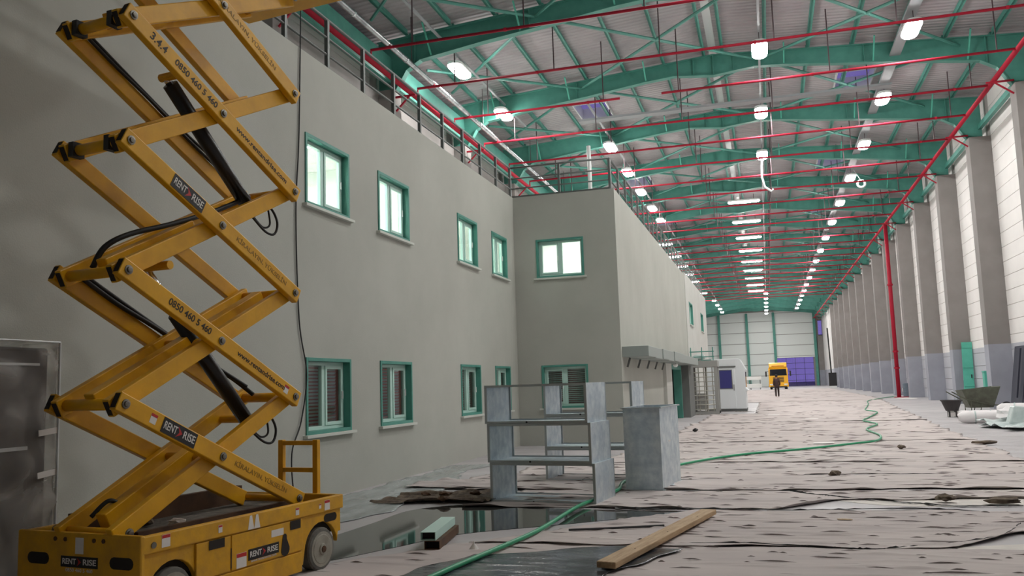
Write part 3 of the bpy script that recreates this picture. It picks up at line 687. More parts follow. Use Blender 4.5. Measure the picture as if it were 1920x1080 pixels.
MB().box((LL - 0.02, 0.02, 0.3), (LL + 0.01, LW - 0.02, 0.5)).build('rear_plate', M['yellow_worn'], lift, None, False, 0.008)
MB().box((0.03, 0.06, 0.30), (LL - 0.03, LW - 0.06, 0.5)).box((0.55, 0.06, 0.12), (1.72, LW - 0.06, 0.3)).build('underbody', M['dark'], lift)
MB().box((0.02, 0.036, 0.50), (LL - 0.036, LW - 0.036, 0.545)).build('deck', M['deck'], lift)
MB().box((0.3, LW - 0.16, 0.545), (LL - 0.15, LW - 0.1, 0.7)).build('far_channel', M['brown'], lift)
MB().box((0.3, 0.36, 0.545), (LL - 0.2, 0.4, 0.59)).build('slide_rail', M['brown'], lift)
# pothole guard and compartment seams on the near side
MB().box((0.55, -0.002, 0.055), (1.70, 0.03, 0.22)).build('pothole_guard', M['yellow_worn'], lift, None, False, 0.006)
for u0, u1, z0, z1 in ((0.56, 1.74, 0.235, 0.49),):
    cp = MB().box((0.49, -0.006, 0.232), (0.84, 0.012, 0.492)).build('compartment_door', M['yellow_worn'], lift, None, False, 0.005)
    cp2 = MB().box((0.85, -0.006, 0.232), (1.70, 0.012, 0.492)).build('compartment_door', M['yellow_worn'], lift, None, False, 0.005)
def shade_plate(pts, m=M['dark'], v=-0.0085, nm='hole_shade', par=None):          # flat dark plate, the shade inside a hole painted as colour
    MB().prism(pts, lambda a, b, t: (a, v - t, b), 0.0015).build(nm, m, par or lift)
shade_plate([(0.61, 0.425), (0.77, 0.425), (0.77, 0.492), (0.61, 0.492)]); shade_plate([(1.535, 0.42), (1.67, 0.42), (1.67, 0.492), (1.535, 0.492)])
shade_plate([(1.42, 0.26)] + arc(1.47, 0.28, 0.055, -2.2, 0.2, 7) + [(1.49, 0.36)] + arc(1.465, 0.38, 0.025, 0.4, 2.8, 5) + [(1.43, 0.33)])
ov = lambda a0, a1, z0, z1: arc(a0 + (z1-z0)/2, (z0+z1)/2, (z1-z0)/2, math.pi/2, 1.5*math.pi, 7) + arc(a1 - (z1-z0)/2, (z0+z1)/2, (z1-z0)/2, -math.pi/2, math.pi/2, 7)
shade_plate(ov(2.02, 2.21, 0.405, 0.475), v=0.0115)
shade_plate([(0.836, 0.25), (0.846, 0.25), (0.846, 0.40), (0.836, 0.40)])
for a0, a1 in ((0.86, 1.08), (0.05, 0.27)):                               # front plate slots, their inner shade painted on flat plates
    MB().prism(ov(a0, a1, 0.405, 0.485), lambda a, b, t: (-0.0205 - t, a, b), 0.0015).build('slot_shade', M['dark'], lift)
for a in (0.80, 0.70, 0.42, 0.33): MB().tube([(-0.026, a, 0.585), (-0.0, a, 0.585)], 0.016, 8).build('bolt', M['brown'], lift)
MB().tube([(0.09, -0.018, 0.555), (0.09, 0.0, 0.555)], 0.022, 12).build('bolt', M['steel'], lift)
# wheels
for u0 in WU:
    for v0, sg in ((0.005, -1), (LW - 0.005, 1)):
        y = lambda d: -sg*d                                               # d = depth inwards
        w = MB().lathe([(0.15, y(0.0)), (0.175, y(0.004)), (WRD, y(0.02)), (WRD, y(0.11)), (0.175, y(0.125)), (0.06, y(0.125))], (u0, v0, WRD + 0.002), 'y', 30).build('wheel', M['tyre'], lift, None, False)
        MB().lathe([(0.15, y(-0.002)), (0.145, y(0.0)), (0.128, y(-0.001)), (0.12, y(-0.006)), (0.05, y(-0.006)), (0.045, y(-0.016)), (0.03, y(-0.018))], (u0, v0, WRD + 0.002), 'y', 30).build('hub', M['hub'], w)
        MB().lathe([(0.03, y(-0.018)), (0.028, y(-0.026)), (0.012, y(-0.027))], (u0, v0, WRD + 0.002), 'y', 10).build('axle_nut', M['brown'], w)
# scissor arms
Lk = [(0.01, 0.575 + 0.937*k) for k in range(7)]
Rk = [(1.852, 0.59 + 0.928*k) for k in range(7)]
Lk[0] = (0.06, 0.63); Rk[0] = (1.90, 0.63)
NV, FV = 0.215, 0.865
AH, AW = 0.135, 0.062
def arm(p, q, v, ext=0.065, m='yellow'):
    o = MB().beam((p[0], v, p[1]), (q[0], v, q[1]), AW, AH, ext=ext).build('scissor_arm', M[m], lift, None, False, 0.008); return o
armsA, armsB = [], []
for k in range(5):
    a = arm(Lk[k + 1], Rk[k], NV); armsA.append(a); arm(Lk[k + 1], Rk[k], FV)
    b = arm(Lk[k], Rk[k + 1], NV + 0.07); armsB.append(b); arm(Lk[k], Rk[k + 1], FV - 0.07)
    mid = ((Lk[k][0] + Rk[k + 1][0])/2, (Lk[k][1] + Rk[k + 1][1])/2)
    mA = ((Lk[k + 1][0] + Rk[k][0])/2, (Lk[k + 1][1] + Rk[k][1])/2); c = ((mid[0] + mA[0])/2, (mid[1] + mA[1])/2)
    pts = [Lk[k + 1], Rk[k + 1], c] + ([Lk[0], Rk[0]] if k == 0 else [])
    for j, p in enumerate(pts):
        MB().tube([(p[0], NV + 0.1, p[1]), (p[0], FV - 0.1, p[1])], 0.042 if j < 2 else 0.03, 12).build('cross_tube', M['yellow'], lift, None, True)
        for v0, sg in ((NV - AW/2, -1), (FV + AW/2, 1)):
            MB().lathe([(0.034, 0), (0.034, sg*0.008), (0.022, sg*0.01), (0.022, sg*0.022), (0.012, sg*0.024)], (p[0], v0, p[1]), 'y', 12).build('pivot_pin', M['steel'], lift)
# tube ends, inner shade painted on dark caps, and black bumpers at the left pivots
for k in range(1, 5):
    p = Lk[k]
    dA = Vector((Rk[k-1][0] - p[0], 0, Rk[k-1][1] - p[1])).normalized()
    dB = Vector((Rk[k+1][0] - p[0], 0, Rk[k+1][1] - p[1])).normalized()
    for v0, d in ((NV, dA), (FV, dA), (NV + 0.07, dB), (FV - 0.07, dB)):
        e = Vector((p[0], v0, p[1])) - d*0.066
        MB().beam(e, e - d*0.0015, AW - 0.014, AH - 0.03).build('tube_end_shade', M['dark'], lift)
    if k >= 3:
        MB().beam((p[0] - 0.005, FV - 0.16, p[1]), (p[0] - 0.005, FV - 0.11, p[1]), 0.1, 0.11).build('bumper', M['black'], lift)
        MB().beam((p[0] - 0.005, NV + 0.13, p[1]), (p[0] - 0.005, NV + 0.18, p[1]), 0.1, 0.11).build('bumper', M['black'], lift)
# inner stiffener plates alongside the B arms (doubled beams seen behind)
for k in (0, 1, 2, 4):
    p, q = Vector((Lk[k][0], 0.52, Lk[k][1])), Vector((Rk[k + 1][0], 0.52, Rk[k + 1][1]))
    a, b = (p.lerp(q, 0.04), p.lerp(q, 0.5)) if k in (0, 2, 4) else (p.lerp(q, 0.0), p.lerp(q, 0.95))
    MB().beam(a + Vector((0, 0, 0.02)), b + Vector((0, 0, 0.02)), 0.1, 0.12).build('inner_beam', M['yellow'], lift, None, False, 0.008)
# hydraulic cylinders
for r0, r1, b1 in (((0.61, 4.12), (0.67, 4.065), (1.57, 3.24)), ((0.44, 2.55), (0.76, 2.2), (1.57, 1.34))):
    y = 0.5
    MB().tube([(r0[0], y, r0[1]), (r1[0], y, r1[1])], 0.032, 12).build('cylinder_rod', M['chrome'], lift, None, True)
    c = MB().tube([(r1[0], y, r1[1]), (b1[0], y, b1[1])], 0.062, 16).build('cylinder_barrel', M['blackmetal'], lift, None, True)
    MB().tube([(r1[0] + 0.02, y + 0.07, r1[1] + 0.05), (b1[0] - 0.04, y + 0.07, b1[1] + 0.11)], 0.012, 6).build('cylinder_line', M['black'], c)
    MB().tube([(r0[0] + 0.01, NV + 0.03, r0[1] - 0.01), (r0[0] + 0.01, y + 0.05, r0[1] - 0.01)], 0.034, 10).build('trunnion', M['yellow'], lift); MB().tube([(b1[0], NV + 0.1, b1[1]), (b1[0], FV - 0.1, b1[1])], 0.035, 10).build('trunnion', M['yellow'], lift)
# hoses and cable loops
def smooth_pts(P, n=6):
    P = [Vector(p) for p in P]; out = []
    for i in range(len(P) - 1):
        p0, p1, p2, p3 = P[max(i-1, 0)], P[i], P[i+1], P[min(i+2, len(P)-1)]
        for j in range(n):
            t = j/n; out.append(0.5*((2*p1) + (p2 - p0)*t + (2*p0 - 5*p1 + 4*p2 - p3)*t*t + (3*p1 - p0 - 3*p2 + p3)*t**3))
    return out + [P[-1]]
def lhose(P, r=0.016): MB().tube(smooth_pts(P), r, 8).build('hose', M['black'], lift, None, True)
def onA(k, t, dy=0.0): return (Lk[k+1][0] + (Rk[k][0] - Lk[k+1][0])*t, FV - 0.05, Lk[k+1][1] + (Rk[k][1] - Lk[k+1][1])*t + 0.08 + dy)
lhose([onA(3, 0.03), onA(3, 0.2, -0.01), onA(3, 0.4), onA(3, 0.62, -0.01), onA(3, 0.8), onA(3, 0.9, 0.04)], 0.014)
lhose([onA(3, 0.05, 0.03), onA(3, 0.3, 0.02), onA(3, 0.6, 0.02), onA(3, 0.95, 0.06)], 0.012)
lhose([onA(1, 0.03), onA(1, 0.25, -0.01), onA(1, 0.5, 0.02), onA(1, 0.75), onA(1, 0.92, 0.05), (1.78, 0.6, 1.55)], 0.02)
lhose([onA(1, 0.06, 0.03), onA(1, 0.35, 0.03), onA(1, 0.7, 0.04), (1.7, 0.6, 1.62)], 0.016)
lhose([(0.06, 0.6, 2.5), (0.12, 0.55, 2.66), (0.3, 0.5, 2.78), (0.7, 0.5, 2.92), (1.2, 0.5, 3.12), (1.6, 0.5, 3.32)], 0.022)
for z, u0 in ((3.12, 1.62), (1.26, 1.60)):
    lhose([(u0 - 0.1, 0.4, z), (u0 + 0.06, 0.38, z - 0.12), (u0 + 0.16, 0.36, z - 0.13), (u0 + 0.2, 0.36, z - 0.02), (u0 + 0.14, 0.38, z + 0.1), (u0, 0.4, z + 0.14)], 0.011)
    lhose([(u0 - 0.05, 0.42, z), (u0 + 0.05, 0.4, z - 0.08), (u0 + 0.12, 0.38, z - 0.05), (u0 + 0.1, 0.38, z + 0.08)], 0.009)
lhose([(0.1, 0.6, 0.72), (0.2, 0.55, 0.82), (0.3, 0.52, 0.78), (0.42, 0.5, 0.74)], 0.016)
# entry ladder at the rear
for v0 in (0.31, 0.71): MB().box((LL + 0.02, v0 - 0.028, 0.3), (LL + 0.07, v0 + 0.028, 1.11)).build('ladder_post', M['yellow'], lift, None, False, 0.006)
for z in (1.08, 0.83, 0.56): MB().box((LL + 0.025, 0.338, z - 0.02), (LL + 0.065, 0.682, z + 0.02)).build('ladder_rung', M['yellow_worn'], lift)
# platform above the frame
pz = Lk[5][1] + 0.12
MB().box((-0.15, 0.0, pz), (LL + 0.1, LW, pz + 0.1)).build('platform', M['yellow'], lift, None, False, 0.01)
for z in (0.55, 1.1):
    pr_ = [(-0.12, 0.03), (LL + 0.07, 0.03), (LL + 0.07, LW - 0.03), (-0.12, LW - 0.03), (-0.12, 0.03)]
    for (a, b), (c, d) in zip(pr_[:-1], pr_[1:]): MB().tube([(a, b, pz + z), (c, d, pz + z)], 0.02, 8).build('guard_rail', M['yellow'], lift)
for u0 in (-0.12, 1.1, LL + 0.07):
    for v0 in (0.03, LW - 0.03): MB().tube([(u0, v0, pz + 0.1), (u0, v0, pz + 1.1)], 0.02, 8).build('guard_post', M['yellow'], lift)
# lettering on the arms
def on_arm(k, t, off=0.0):
    p, q = Vector((Lk[k+1][0], 0, Lk[k+1][1])), Vector((Rk[k][0], 0, Rk[k][1])); d = (q - p).normalized(); n = Vector((-d.z, 0, d.x))
    n = n if n.z > 0 else -n
    return p.lerp(q, t) + Vector((0, NV - AW/2 - 0.0012, 0)) + n*off, d, n
def arm_text(txt, k, t, size, m='ink', width=None, bold=0.0012):
    p, d, n = on_arm(k, t); return lettering(txt, size, M[m], lift, p, d, n, 'lettering', width, bold)
arm_text('3.4.4', 3, 0.13, 0.09, width=0.17); arm_text('0850 460 5 460', 3, 0.34, 0.075, width=0.5); arm_text('www.rentandrise.com', 3, 0.76, 0.062, width=0.72, bold=0.001)
arm_text('0850 460 5 460', 1, 0.32, 0.075, width=0.48); arm_text('www.rentandrise.com', 1, 0.76, 0.062, width=0.66, bold=0.001)
arm_text('KİRALAYIN, YÜKSELİN', 4, 0.66, 0.055, 'ink_worn', 0.8, 0.0005); arm_text('KİRALAYIN, YÜKSELİN', 2, 0.76, 0.055, 'ink_worn', 0.7, 0.0005); arm_text('KİRALAYIN, YÜKSELİN', 0, 0.74, 0.055, 'ink_worn', 0.7, 0.0005)
def sticker(org, d, n, w, h, par=lift):
    """black sign: white RENT, red arrow, white RISE"""
    org, d, n = Vector(org), Vector(d).normalized(), Vector(n).normalized(); z = d.cross(n)
    st = MB().add([org + d*(a*w/2) + n*(b*h/2) + z*c for c in (0, 0.002) for a, b in ((-1,-1),(1,-1),(1,1),(-1,1))], [(3,2,1,0),(4,5,6,7),(0,1,5,4),(1,2,6,5),(2,3,7,6),(3,0,4,7)]).build('sticker', M['sticker'], par)
    lettering('RENT', h*0.72, M['decal_white'], st, org - d*w*0.27 + z*0.003, d, n, 'lettering', w*0.37, 0.001)
    lettering('RISE', h*0.72, M['decal_white'], st, org + d*w*0.28 + z*0.003, d, n, 'lettering', w*0.35, 0.001)
    a = h*0.38; c = org + z*0.0025
    MB().add([c - d*a*0.7 + n*a, c + d*a*0.7, c - d*a*0.7 - n*a, c - d*a*0.1], [(0, 3, 1), (3, 2, 1)]).build('emblem', M['decal_red'], st)
for k, t in ((2, 0.30), (0, 0.26)):
    p, d, n = on_arm(k, t); sticker(p, d, n, 0.36, 0.112)
sticker((1.21, -0.0075, 0.312), (1, 0, 0), (0, 0, 1), 0.36, 0.085)
lettering('www.rentandrise.com', 0.03, M['decal_white'], lift, (1.21, -0.0085, 0.262), (1, 0, 0), (0, 0, 1), 'lettering', 0.3)
sticker((-0.0205, 0.56, 0.435), (0, -1, 0), (0, 0, 1), 0.36, 0.075); lettering('0850 460 5 460', 0.035, M['decal_white'], lift, (-0.022, 0.56, 0.378), (0, -1, 0), (0, 0, 1), 'lettering', 0.26)
MB().box((-0.0225, 0.52, 0.49), (-0.0205, 0.6, 0.6)).build('sticker', M['decal_white'], lift)
def warn(u0, z0, w, h, v=-0.0125):
    st = MB().box((u0, v - 0.0015, z0), (u0 + w, v, z0 + h)).build('warning_sticker', M['decal_white'], lift)
    MB().box((u0 + 0.002, v - 0.0025, z0 + h*0.72), (u0 + w - 0.002, v - 0.0016, z0 + h - 0.002)).build('warning_band', M['decal_red'], st)
for a in ((0.16, 0.525, 0.075, 0.085), (0.70, 0.535, 0.04, 0.055), (1.60, 0.53, 0.045, 0.06), (2.0, 0.515, 0.075, 0.085), (1.92, 0.54, 0.03, 0.04)): warn(*a)
warn(0.90, 0.235, 0.11, 0.11, -0.0065)
MB().box((1.30, -0.0082, 0.40), (1.45, -0.0066, 0.455)).build('sticker', M['decal_white'], lift)
for u0 in (1.02, 1.09): MB().prism([(u0, 0.505), (u0 + 0.07, 0.505), (u0 + 0.045, 0.61), (u0 + 0.02, 0.61)], lambda a, b, t: (a, -0.0125 - t, b), 0.001).build('paint_scar', M['decal_white'], lift)
for k, t in ((0, 0.13), (1, 0.93)):
    p, d, n = on_arm(k, t); MB().beam(p - d*0.03, p + d*0.03, 0.0015, 0.07, up=n).build('warning_sticker', M['decal_white'], lift); MB().beam(p - d*0.03 + n*0.025 - Vector((0, 0.0015, 0)), p + d*0.03 + n*0.025 - Vector((0, 0.0015, 0)), 0.0015, 0.02, up=n).build('warning_band', M['decal_red'], lift)

# crumpled paper bits lying on the lift deck
def crumple(name, loc, sz, m, label, cat, seed=0, flat=0.4):
    r = random.Random(seed); bm = bmesh.new(); bmesh.ops.create_icosphere(bm, subdivisions=2, radius=1)
    for v in bm.verts:
        k = 0.65 + 0.5*r.random(); v.co = Vector((v.co.x*sz[0]*k, v.co.y*sz[1]*k, v.co.z*sz[2]*k))
    mz = min(v.co.z for v in bm.verts)
    for v in bm.verts: v.co.z -= mz
    me = bpy.data.meshes.new(name); bm.to_mesh(me); bm.free(); me.materials.append(m)
    o = link(name, me, None, loc); return tag(o, label, cat)
def lw(u0, v0, z): c, sn = math.cos(LA), math.sin(LA); return (LP[0] + c*u0 - sn*v0, LP[1] + sn*u0 + c*v0, z)
crumple('paper_scrap', lw(0.85, 0.55, 0.545), (0.09, 0.05, 0.03), M['paper'], 'crumpled pale paper scrap on the lift deck', 'scrap', 1)
crumple('rag', lw(0.75, 0.8, 0.545), (0.1, 0.06, 0.05), M['rag'], 'brown rag lying on the lift deck behind the paper', 'rag', 2)

# ================================================================== plastic-wrapped machine at the left edge
wm = thing('wrapped_machine', 'dark upright machine wrapped in cloudy plastic film behind the lift', 'machine', (-5.98, 4.55, 0))
MB().box((-0.26, -1.35, 0.05), (0.03, 1.40, 2.0)).build('casing', M['cab_dark'], wm, None, False, 0.02)
MB().box((-0.28, -1.4, 0.0), (0.05, 1.42, 0.05)).build('base', M['black'], wm)
rg = [(0.045, 0.55 + 0.28*math.cos(t), 1.52 + 0.28*math.sin(t)) for t in np.linspace(0, 2*math.pi, 33)]
MB().tube(rg, 0.025, 6, False).build('fan_ring', M['tray'], wm, None, True)
MB().lathe([(0.25, 0.035), (0.1, 0.045), (0.02, 0.05)], (0, 0.55, 1.52), 'x', 20).build('fan_plate', M['dkgrey'], wm)
MB().box((0.03, 0.2, 1.15), (0.04, 1.2, 1.18)).box((0.03, -1.2, 1.85), (0.04, 1.3, 1.87)).build('casing_seam', M['tray'], wm)
bm = bmesh.new(); bmesh.ops.create_grid(bm, x_segments=46, y_segments=36, size=1)
for v in bm.verts:
    a, b = v.co.x, v.co.y
    wv = 0.012*math.sin(9*a + 5*b) + 0.012*math.sin(17*b - 6*a) + 0.01*math.sin(23*a*b + 3)
    v.co = Vector((0.085 + wv, a*1.45 + 0.0, 1.03 + b*1.02))
me = bpy.data.meshes.new('plastic_film'); bm.to_mesh(me); bm.free(); me.materials.append(M['wrap']); me.shade_smooth(); link('plastic_film', me, wm)
MB().box((-0.28, 1.42, 0.02), (0.1, 1.44, 2.05)).build('plastic_film', M['wrap'], wm); MB().box((-0.28, -1.45, 2.04), (0.1, 1.44, 2.055)).build('plastic_film', M['wrap'], wm)
MB().tube([(0.1, 1.45, 0.1), (0.105, 1.45, 1.0), (0.1, 1.45, 2.05)], 0.012, 6).tube([(0.1, 1.45, 2.05), (0.1, -1.45, 2.05)], 0.01, 6).build('film_edge', M['tray'], wm)
for z in (0.42, 0.95, 1.3): MB().beam((0.1, 1.25, z - 0.02), (0.1, 1.45, z), 0.01, 0.05).build('tape', M['paper'], wm)

# black cable hanging down the wall
cb = smooth_pts([(XL + 0.02, 10.69, 7.4), (XL + 0.02, 10.63, 5.27), (XL + 0.02, 10.54, 4.08), (XL + 0.02, 10.62, 2.57), (XL + 0.03, 10.80, 1.82), (XL + 0.03, 10.65, 1.16), (XL + 0.05, 10.37, 0.74), (XL + 0.06, 10.41, 0.17), (XL + 0.2, 10.3, 0.012)], 8)
tag(MB().tube(cb, 0.011, 6).build('hanging_cable', M['cable'], None, None, True), 'thin black cable hanging down the long wall beside the nearest windows', 'cable')

# ================================================================== galvanised ducts
def ring(t, w, h, d, z, dx=0.0, dy=0.0):
    th = 0.012
    r = MB().box((dx, dy, z), (dx + w, dy + d, z + th)).box((dx, dy, z + h - th), (dx + w, dy + d, z + h)).box((dx, dy, z + th), (dx + th, dy + d, z + h - th)).box((dx + w - th, dy, z + th), (dx + w, dy + d, z + h - th))
    o = r.build('shell', M['galv'], t)
    e = 0.03
    for y in (dy - 0.004, dy + d - 0.014):
        f = MB().box((dx - 0.004, y, z - 0.0), (dx + w + 0.004, y + 0.018, z + e)).box((dx - 0.004, y, z + h - e), (dx + w + 0.004, y + 0.018, z + h)).box((dx - 0.004, y, z + e), (dx + e, y + 0.018, z + h - e)).box((dx + w - e, y, z + e), (dx + w + 0.004, y + 0.018, z + h - e))
        f.build('flange', M['galv_edge'], t)
    for u in (0.42, ): MB().tube([(dx + w*u, dy - 0.008, z + 0.015), (dx + w*u, dy, z + 0.015)], 0.014, 8).build('bolt', M['black'], t)
def duct(loc, rz_, w, h, d, label, grp):
    t = thing('duct_section', label, 'duct', loc, rz_, grp); ring(t, w, h, d, 0); return t
g1, g2 = 'front stack of open ducts', 'rear stack of open ducts'
names = ['bottom', 'middle', 'top']
for k in range(3):
    duct((-3.70 - 0.03*k, 11.24 + 0.01*k, 0.002 + 0.523*k), math.radians(-8), 1.50 - 0.01*k, 0.52, 0.80, '%s open galvanised duct section of the front stack by the puddle' % names[k], g1)
    duct((-3.56, 13.72, 0.002 + 0.523*k), math.radians(-5), 1.48, 0.52, 0.85, '%s open galvanised duct section of the rear stack' % names[k], g2)
td = thing('duct_section', 'tall galvanised duct standing on end with an open top', 'duct', (-2.06, 12.5, 0.002), math.radians(-6))
th = 0.012; w, d, h = 0.54, 1.25, 1.185
MB().box((0, 0, 0), (w, th, h)).box((0, d - th, 0), (w, d, h)).box((0, th, 0), (th, d - th, h)).box((w - th, th, 0), (w, d - th, h)).build('shell', M['galv'], td)
e = 0.03
for z in (0.0, h - 0.018):
    MB().box((-0.03, -0.03, z), (w + 0.03, 0.0, z + 0.018)).box((-0.03, d, z), (w + 0.03, d + 0.03, z + 0.018)).box((-0.03, 0, z), (0, d, z + 0.018)).box((w, 0, z), (w + 0.03, d, z + 0.018)).build('flange', M['galv_edge'], td)
MB().box((w + 0.001, 0.5, 0.66), (w + 0.002, 0.62, 0.68)).build('sticker', M['decal_white'], td)

# ================================================================== floor coverings
def sheet(name, y0f, y1f, xlf, xrf, nx, ny, z, ncr, label, m=None, amp=1.0, edge=0.03, cat='floor covering', group='felt strips covering the hall floor', seed=0, kind=None):
    rg = np.random.default_rng(seed)
    S, T = np.meshgrid(np.linspace(0, 1, nx), np.linspace(0, 1, ny))
    # x first from the mid row, then y from the edges
    ymid = (y0f(0.0) + y1f(0.0))/2
    xa = np.array([xlf(y0f(0) + (y1f(0) - y0f(0))*t) for t in np.linspace(0, 1, ny)])[:, None]; xb = np.array([xrf(y0f(0) + (y1f(0) - y0f(0))*t) for t in np.linspace(0, 1, ny)])[:, None]
    X = xa + (xb - xa)*S
    Y0 = np.vectorize(y0f)(X); Y1 = np.vectorize(y1f)(X); Y = Y0 + (Y1 - Y0)*T
    ph = rg.uniform(0, 6, 8)
    wob = 0.03*np.sin(X*2.1 + ph[0]) + 0.02*np.sin(X*5.3 + ph[1]) + 0.012*np.sin(X*13 + ph[2])
    Y += wob*(1 - 2*T)
    X += (0.06*np.sin(Y*3 + ph[3]) + 0.03*np.sin(Y*9 + ph[4]))*(np.abs(2*S - 1)**4)
    Z = np.full_like(X, z) + 0.004*amp*(np.sin(X*1.7 + ph[5])*np.sin(Y*2.3 + ph[6]) + 1)
    w0 = (Y.max() - Y.min())/ny
    for _ in range(ncr):
        cx = rg.uniform(X.min(), X.max()); cy = rg.uniform(Y.min(), Y.max()); ln = rg.uniform(0.06, 0.32)*(1 + w0*8); a = rg.uniform(0.004, 0.012)*amp*(1 + w0*10); w = max(1.3*w0, rg.uniform(0.012, 0.022)); sl = rg.normal(0, 0.10)
        dy = Y - cy - sl*(X - cx); mk = (np.abs(dy) < 4*w) & (np.abs(X - cx) < 3*ln)
        Z[mk] += a*np.exp(-(dy[mk]/w)**2 - ((X[mk] - cx)/ln)**2)
    # long creases and lifted, wrinkled near edge
    for _ in range(3):
        cy = rg.uniform(0.1, 0.95); dd = (T - cy)*(Y1 - Y0) + 0.04*np.sin(X*2 + ph[7] + cy*9) + 0.02*np.sin(X*7 + cy*5); a = 0.006*amp*np.clip(np.sin(X*1.3 + cy*20) + 0.2, 0, 1)
        Z += a*np.exp(-(dd/max(0.018, 1.3*w0))**2)
    dist = T*(Y1 - Y0); en = np.clip(0.5 + 0.6*np.sin(X*3.1 + ph[0]) + 0.5*np.sin(X*7.7 + ph[2]), 0, 1.2)
    Z += 0.5*edge*en*np.exp(-(dist/max(0.03, 1.5*w0))**2)
    n = nx*ny; co = np.stack([X, Y, Z], -1).reshape(-1, 3)
    idx = np.arange(n).reshape(ny, nx); F = np.stack([idx[:-1, :-1], idx[:-1, 1:], idx[1:, 1:], idx[1:, :-1]], -1).reshape(-1, 4)
    me = bpy.data.meshes.new(name); me.vertices.add(n); me.vertices.foreach_set('co', co.ravel()); me.loops.add(F.size); me.loops.foreach_set('vertex_index', F.ravel().astype(np.int32))
    me.polygons.add(len(F)); me.polygons.foreach_set('loop_start', np.arange(0, F.size, 4, dtype=np.int32)); me.update(calc_edges=True); me.validate()
    me.materials.append(m or M['felt']); me.shade_smooth()
    o = link(name, me)
    md = o.modifiers.new('thickness', 'SOLIDIFY'); md.thickness = 0.003; md.offset = 1
    tag(o, label, cat, group, kind)
    if m is None and name == 'felt_strip':
        mb = MB(); xs0, xs1 = xlf((y0f(0) + y1f(0))/2) + 0.2, xrf((y0f(0) + y1f(0))/2) - 0.2
        far = max(1.0, Y.mean()/11.0)
        for _ in range(int(min(420, (Y.max() - Y.min())*(xs1 - xs0)*8.0/far**1.35))):
            cx = rg.uniform(xs0, xs1); cy = rg.uniform(Y.min() + 0.05, Y.max() - 0.05)
            if cx < xlf(cy) + 0.25 or not (y0f(cx) + 0.06 < cy < y1f(cx) - 0.04): continue
            ln = abs(rg.normal(0.05, 0.08)) + 0.03; ln *= far**0.6; hw = rg.uniform(0.004, 0.011)*far; zz = z + 0.012*amp + 0.004; sl = rg.normal(0.0, 0.10); hh = rg.uniform(0.002, 0.008)
            P = [(cx - ln, cy - sl*ln, zz - 0.006), (cx - ln*0.3, cy - hw - sl*ln*0.3, zz - 0.004), (cx + ln*0.35, cy - hw*0.8 + sl*ln*0.35, zz - 0.004), (cx + ln, cy + sl*ln, zz - 0.006), (cx + ln*0.3, cy + hw + sl*ln*0.3, zz - 0.004), (cx - ln*0.4, cy + hw*0.7 - sl*ln*0.4, zz - 0.004), (cx - ln*0.2, cy, zz + hh), (cx + ln*0.25, cy, zz + hh*0.8)]
            mb.add(P, [(0, 1, 6), (1, 2, 7, 6), (2, 3, 7), (3, 4, 7), (4, 5, 6, 7), (5, 0, 6)])
        co_ = mb.build('crease', M['crease'], o); co_['kind'] = 'stuff'
    return o
sm = lambda a, b, x: min(1, max(0, (x - a)/(b - a)))**2*(3 - 2*min(1, max(0, (x - a)/(b - a))))
xl1 = lambda y: -4.6 if y < 6.6 else (-4.35 + (y - 6.6)*0.6 if y < 7.35 else -3.89 + (y - 7.35)*0.9)
xr1 = lambda y: 3.2 if y < 7.6 else 2.0 - 0.0*(y - 7.6)
sheet('felt_strip', lambda x: 4.2, lambda x: 8.42 + 0.05*x, xl1, lambda y: 3.6 - 0.9*sm(6.6, 8.4, y), 130, 190, 0.004, 230, 'wide pinkish grey felt strip nearest the camera under the plank', seed=1)
sheet('felt_strip', lambda x: 8.36 + 0.05*x + 0.9*sm(1.2, 2.4, x), lambda x: 10.62 + 0.03*x, xl1, lambda y: 3.4, 110, 150, 0.012, 190, 'creased felt strip just beyond the timber plank end', seed=2)
sheet('felt_strip', lambda x: 10.72 + 0.9*sm(-0.1, 0.9, x) + 0.25*sm(1.0, 2.8, x), lambda x: 12.55, lambda y: -3.9 + 0.2*(y - 10.7), lambda y: 3.9, 130, 130, 0.004, 180, 'felt strip with a torn near edge in front of the pale bare patch', seed=3, edge=0.06)
sheet('felt_strip', lambda x: 12.48 + 0.3*sm(0.9, 1.6, x), lambda x: 14.6, lambda y: -4.9, lambda y: 4.2, 130, 130, 0.012, 200, 'felt strip running under the tall duct, past the bare patch', seed=4, edge=0.05)
sheet('felt_strip', lambda x: 14.55, lambda x: 16.7, lambda y: -4.4, lambda y: 4.25, 110, 100, 0.004, 150, 'felt strip where the green hose leaves the tall duct', seed=5)
sheet('felt_strip', lambda x: 16.62, lambda x: 18.9, lambda y: -3.2, lambda y: 4.1 + 0.05*(y - 16), 110, 90, 0.012, 140, 'felt strip crossed lengthways by the straight run of hose', seed=6)
sheet('felt_strip', lambda x: 18.8, lambda x: 22.0, lambda y: -2.4, lambda y: 4.2 + 0.06*(y - 18), 100, 90, 0.004, 140, 'felt strip at the bend of the green hose', seed=7)
sheet('felt_strip', lambda x: 21.9, lambda x: 26.2, lambda y: -2.6, lambda y: 4.4 + 0.05*(y - 22), 90, 80, 0.012, 120, 'felt strip in front of the white plastic heap', seed=8)
sheet('felt_strip', lambda x: 26.1, lambda x: 31.5, lambda y: -2.7, lambda y: 4.6 + 0.06*(y - 26), 80, 80, 0.004, 100, 'felt strip level with the nearer white fabric rolls', seed=9)
sheet('felt_strip', lambda x: 31.4, lambda x: 39.5, lambda y: -2.5, lambda y: 4.95 + 0.06*(y - 31.4), 70, 80, 0.012, 90, 'felt strip level with the wheelbarrow, before the turnstile', seed=10)
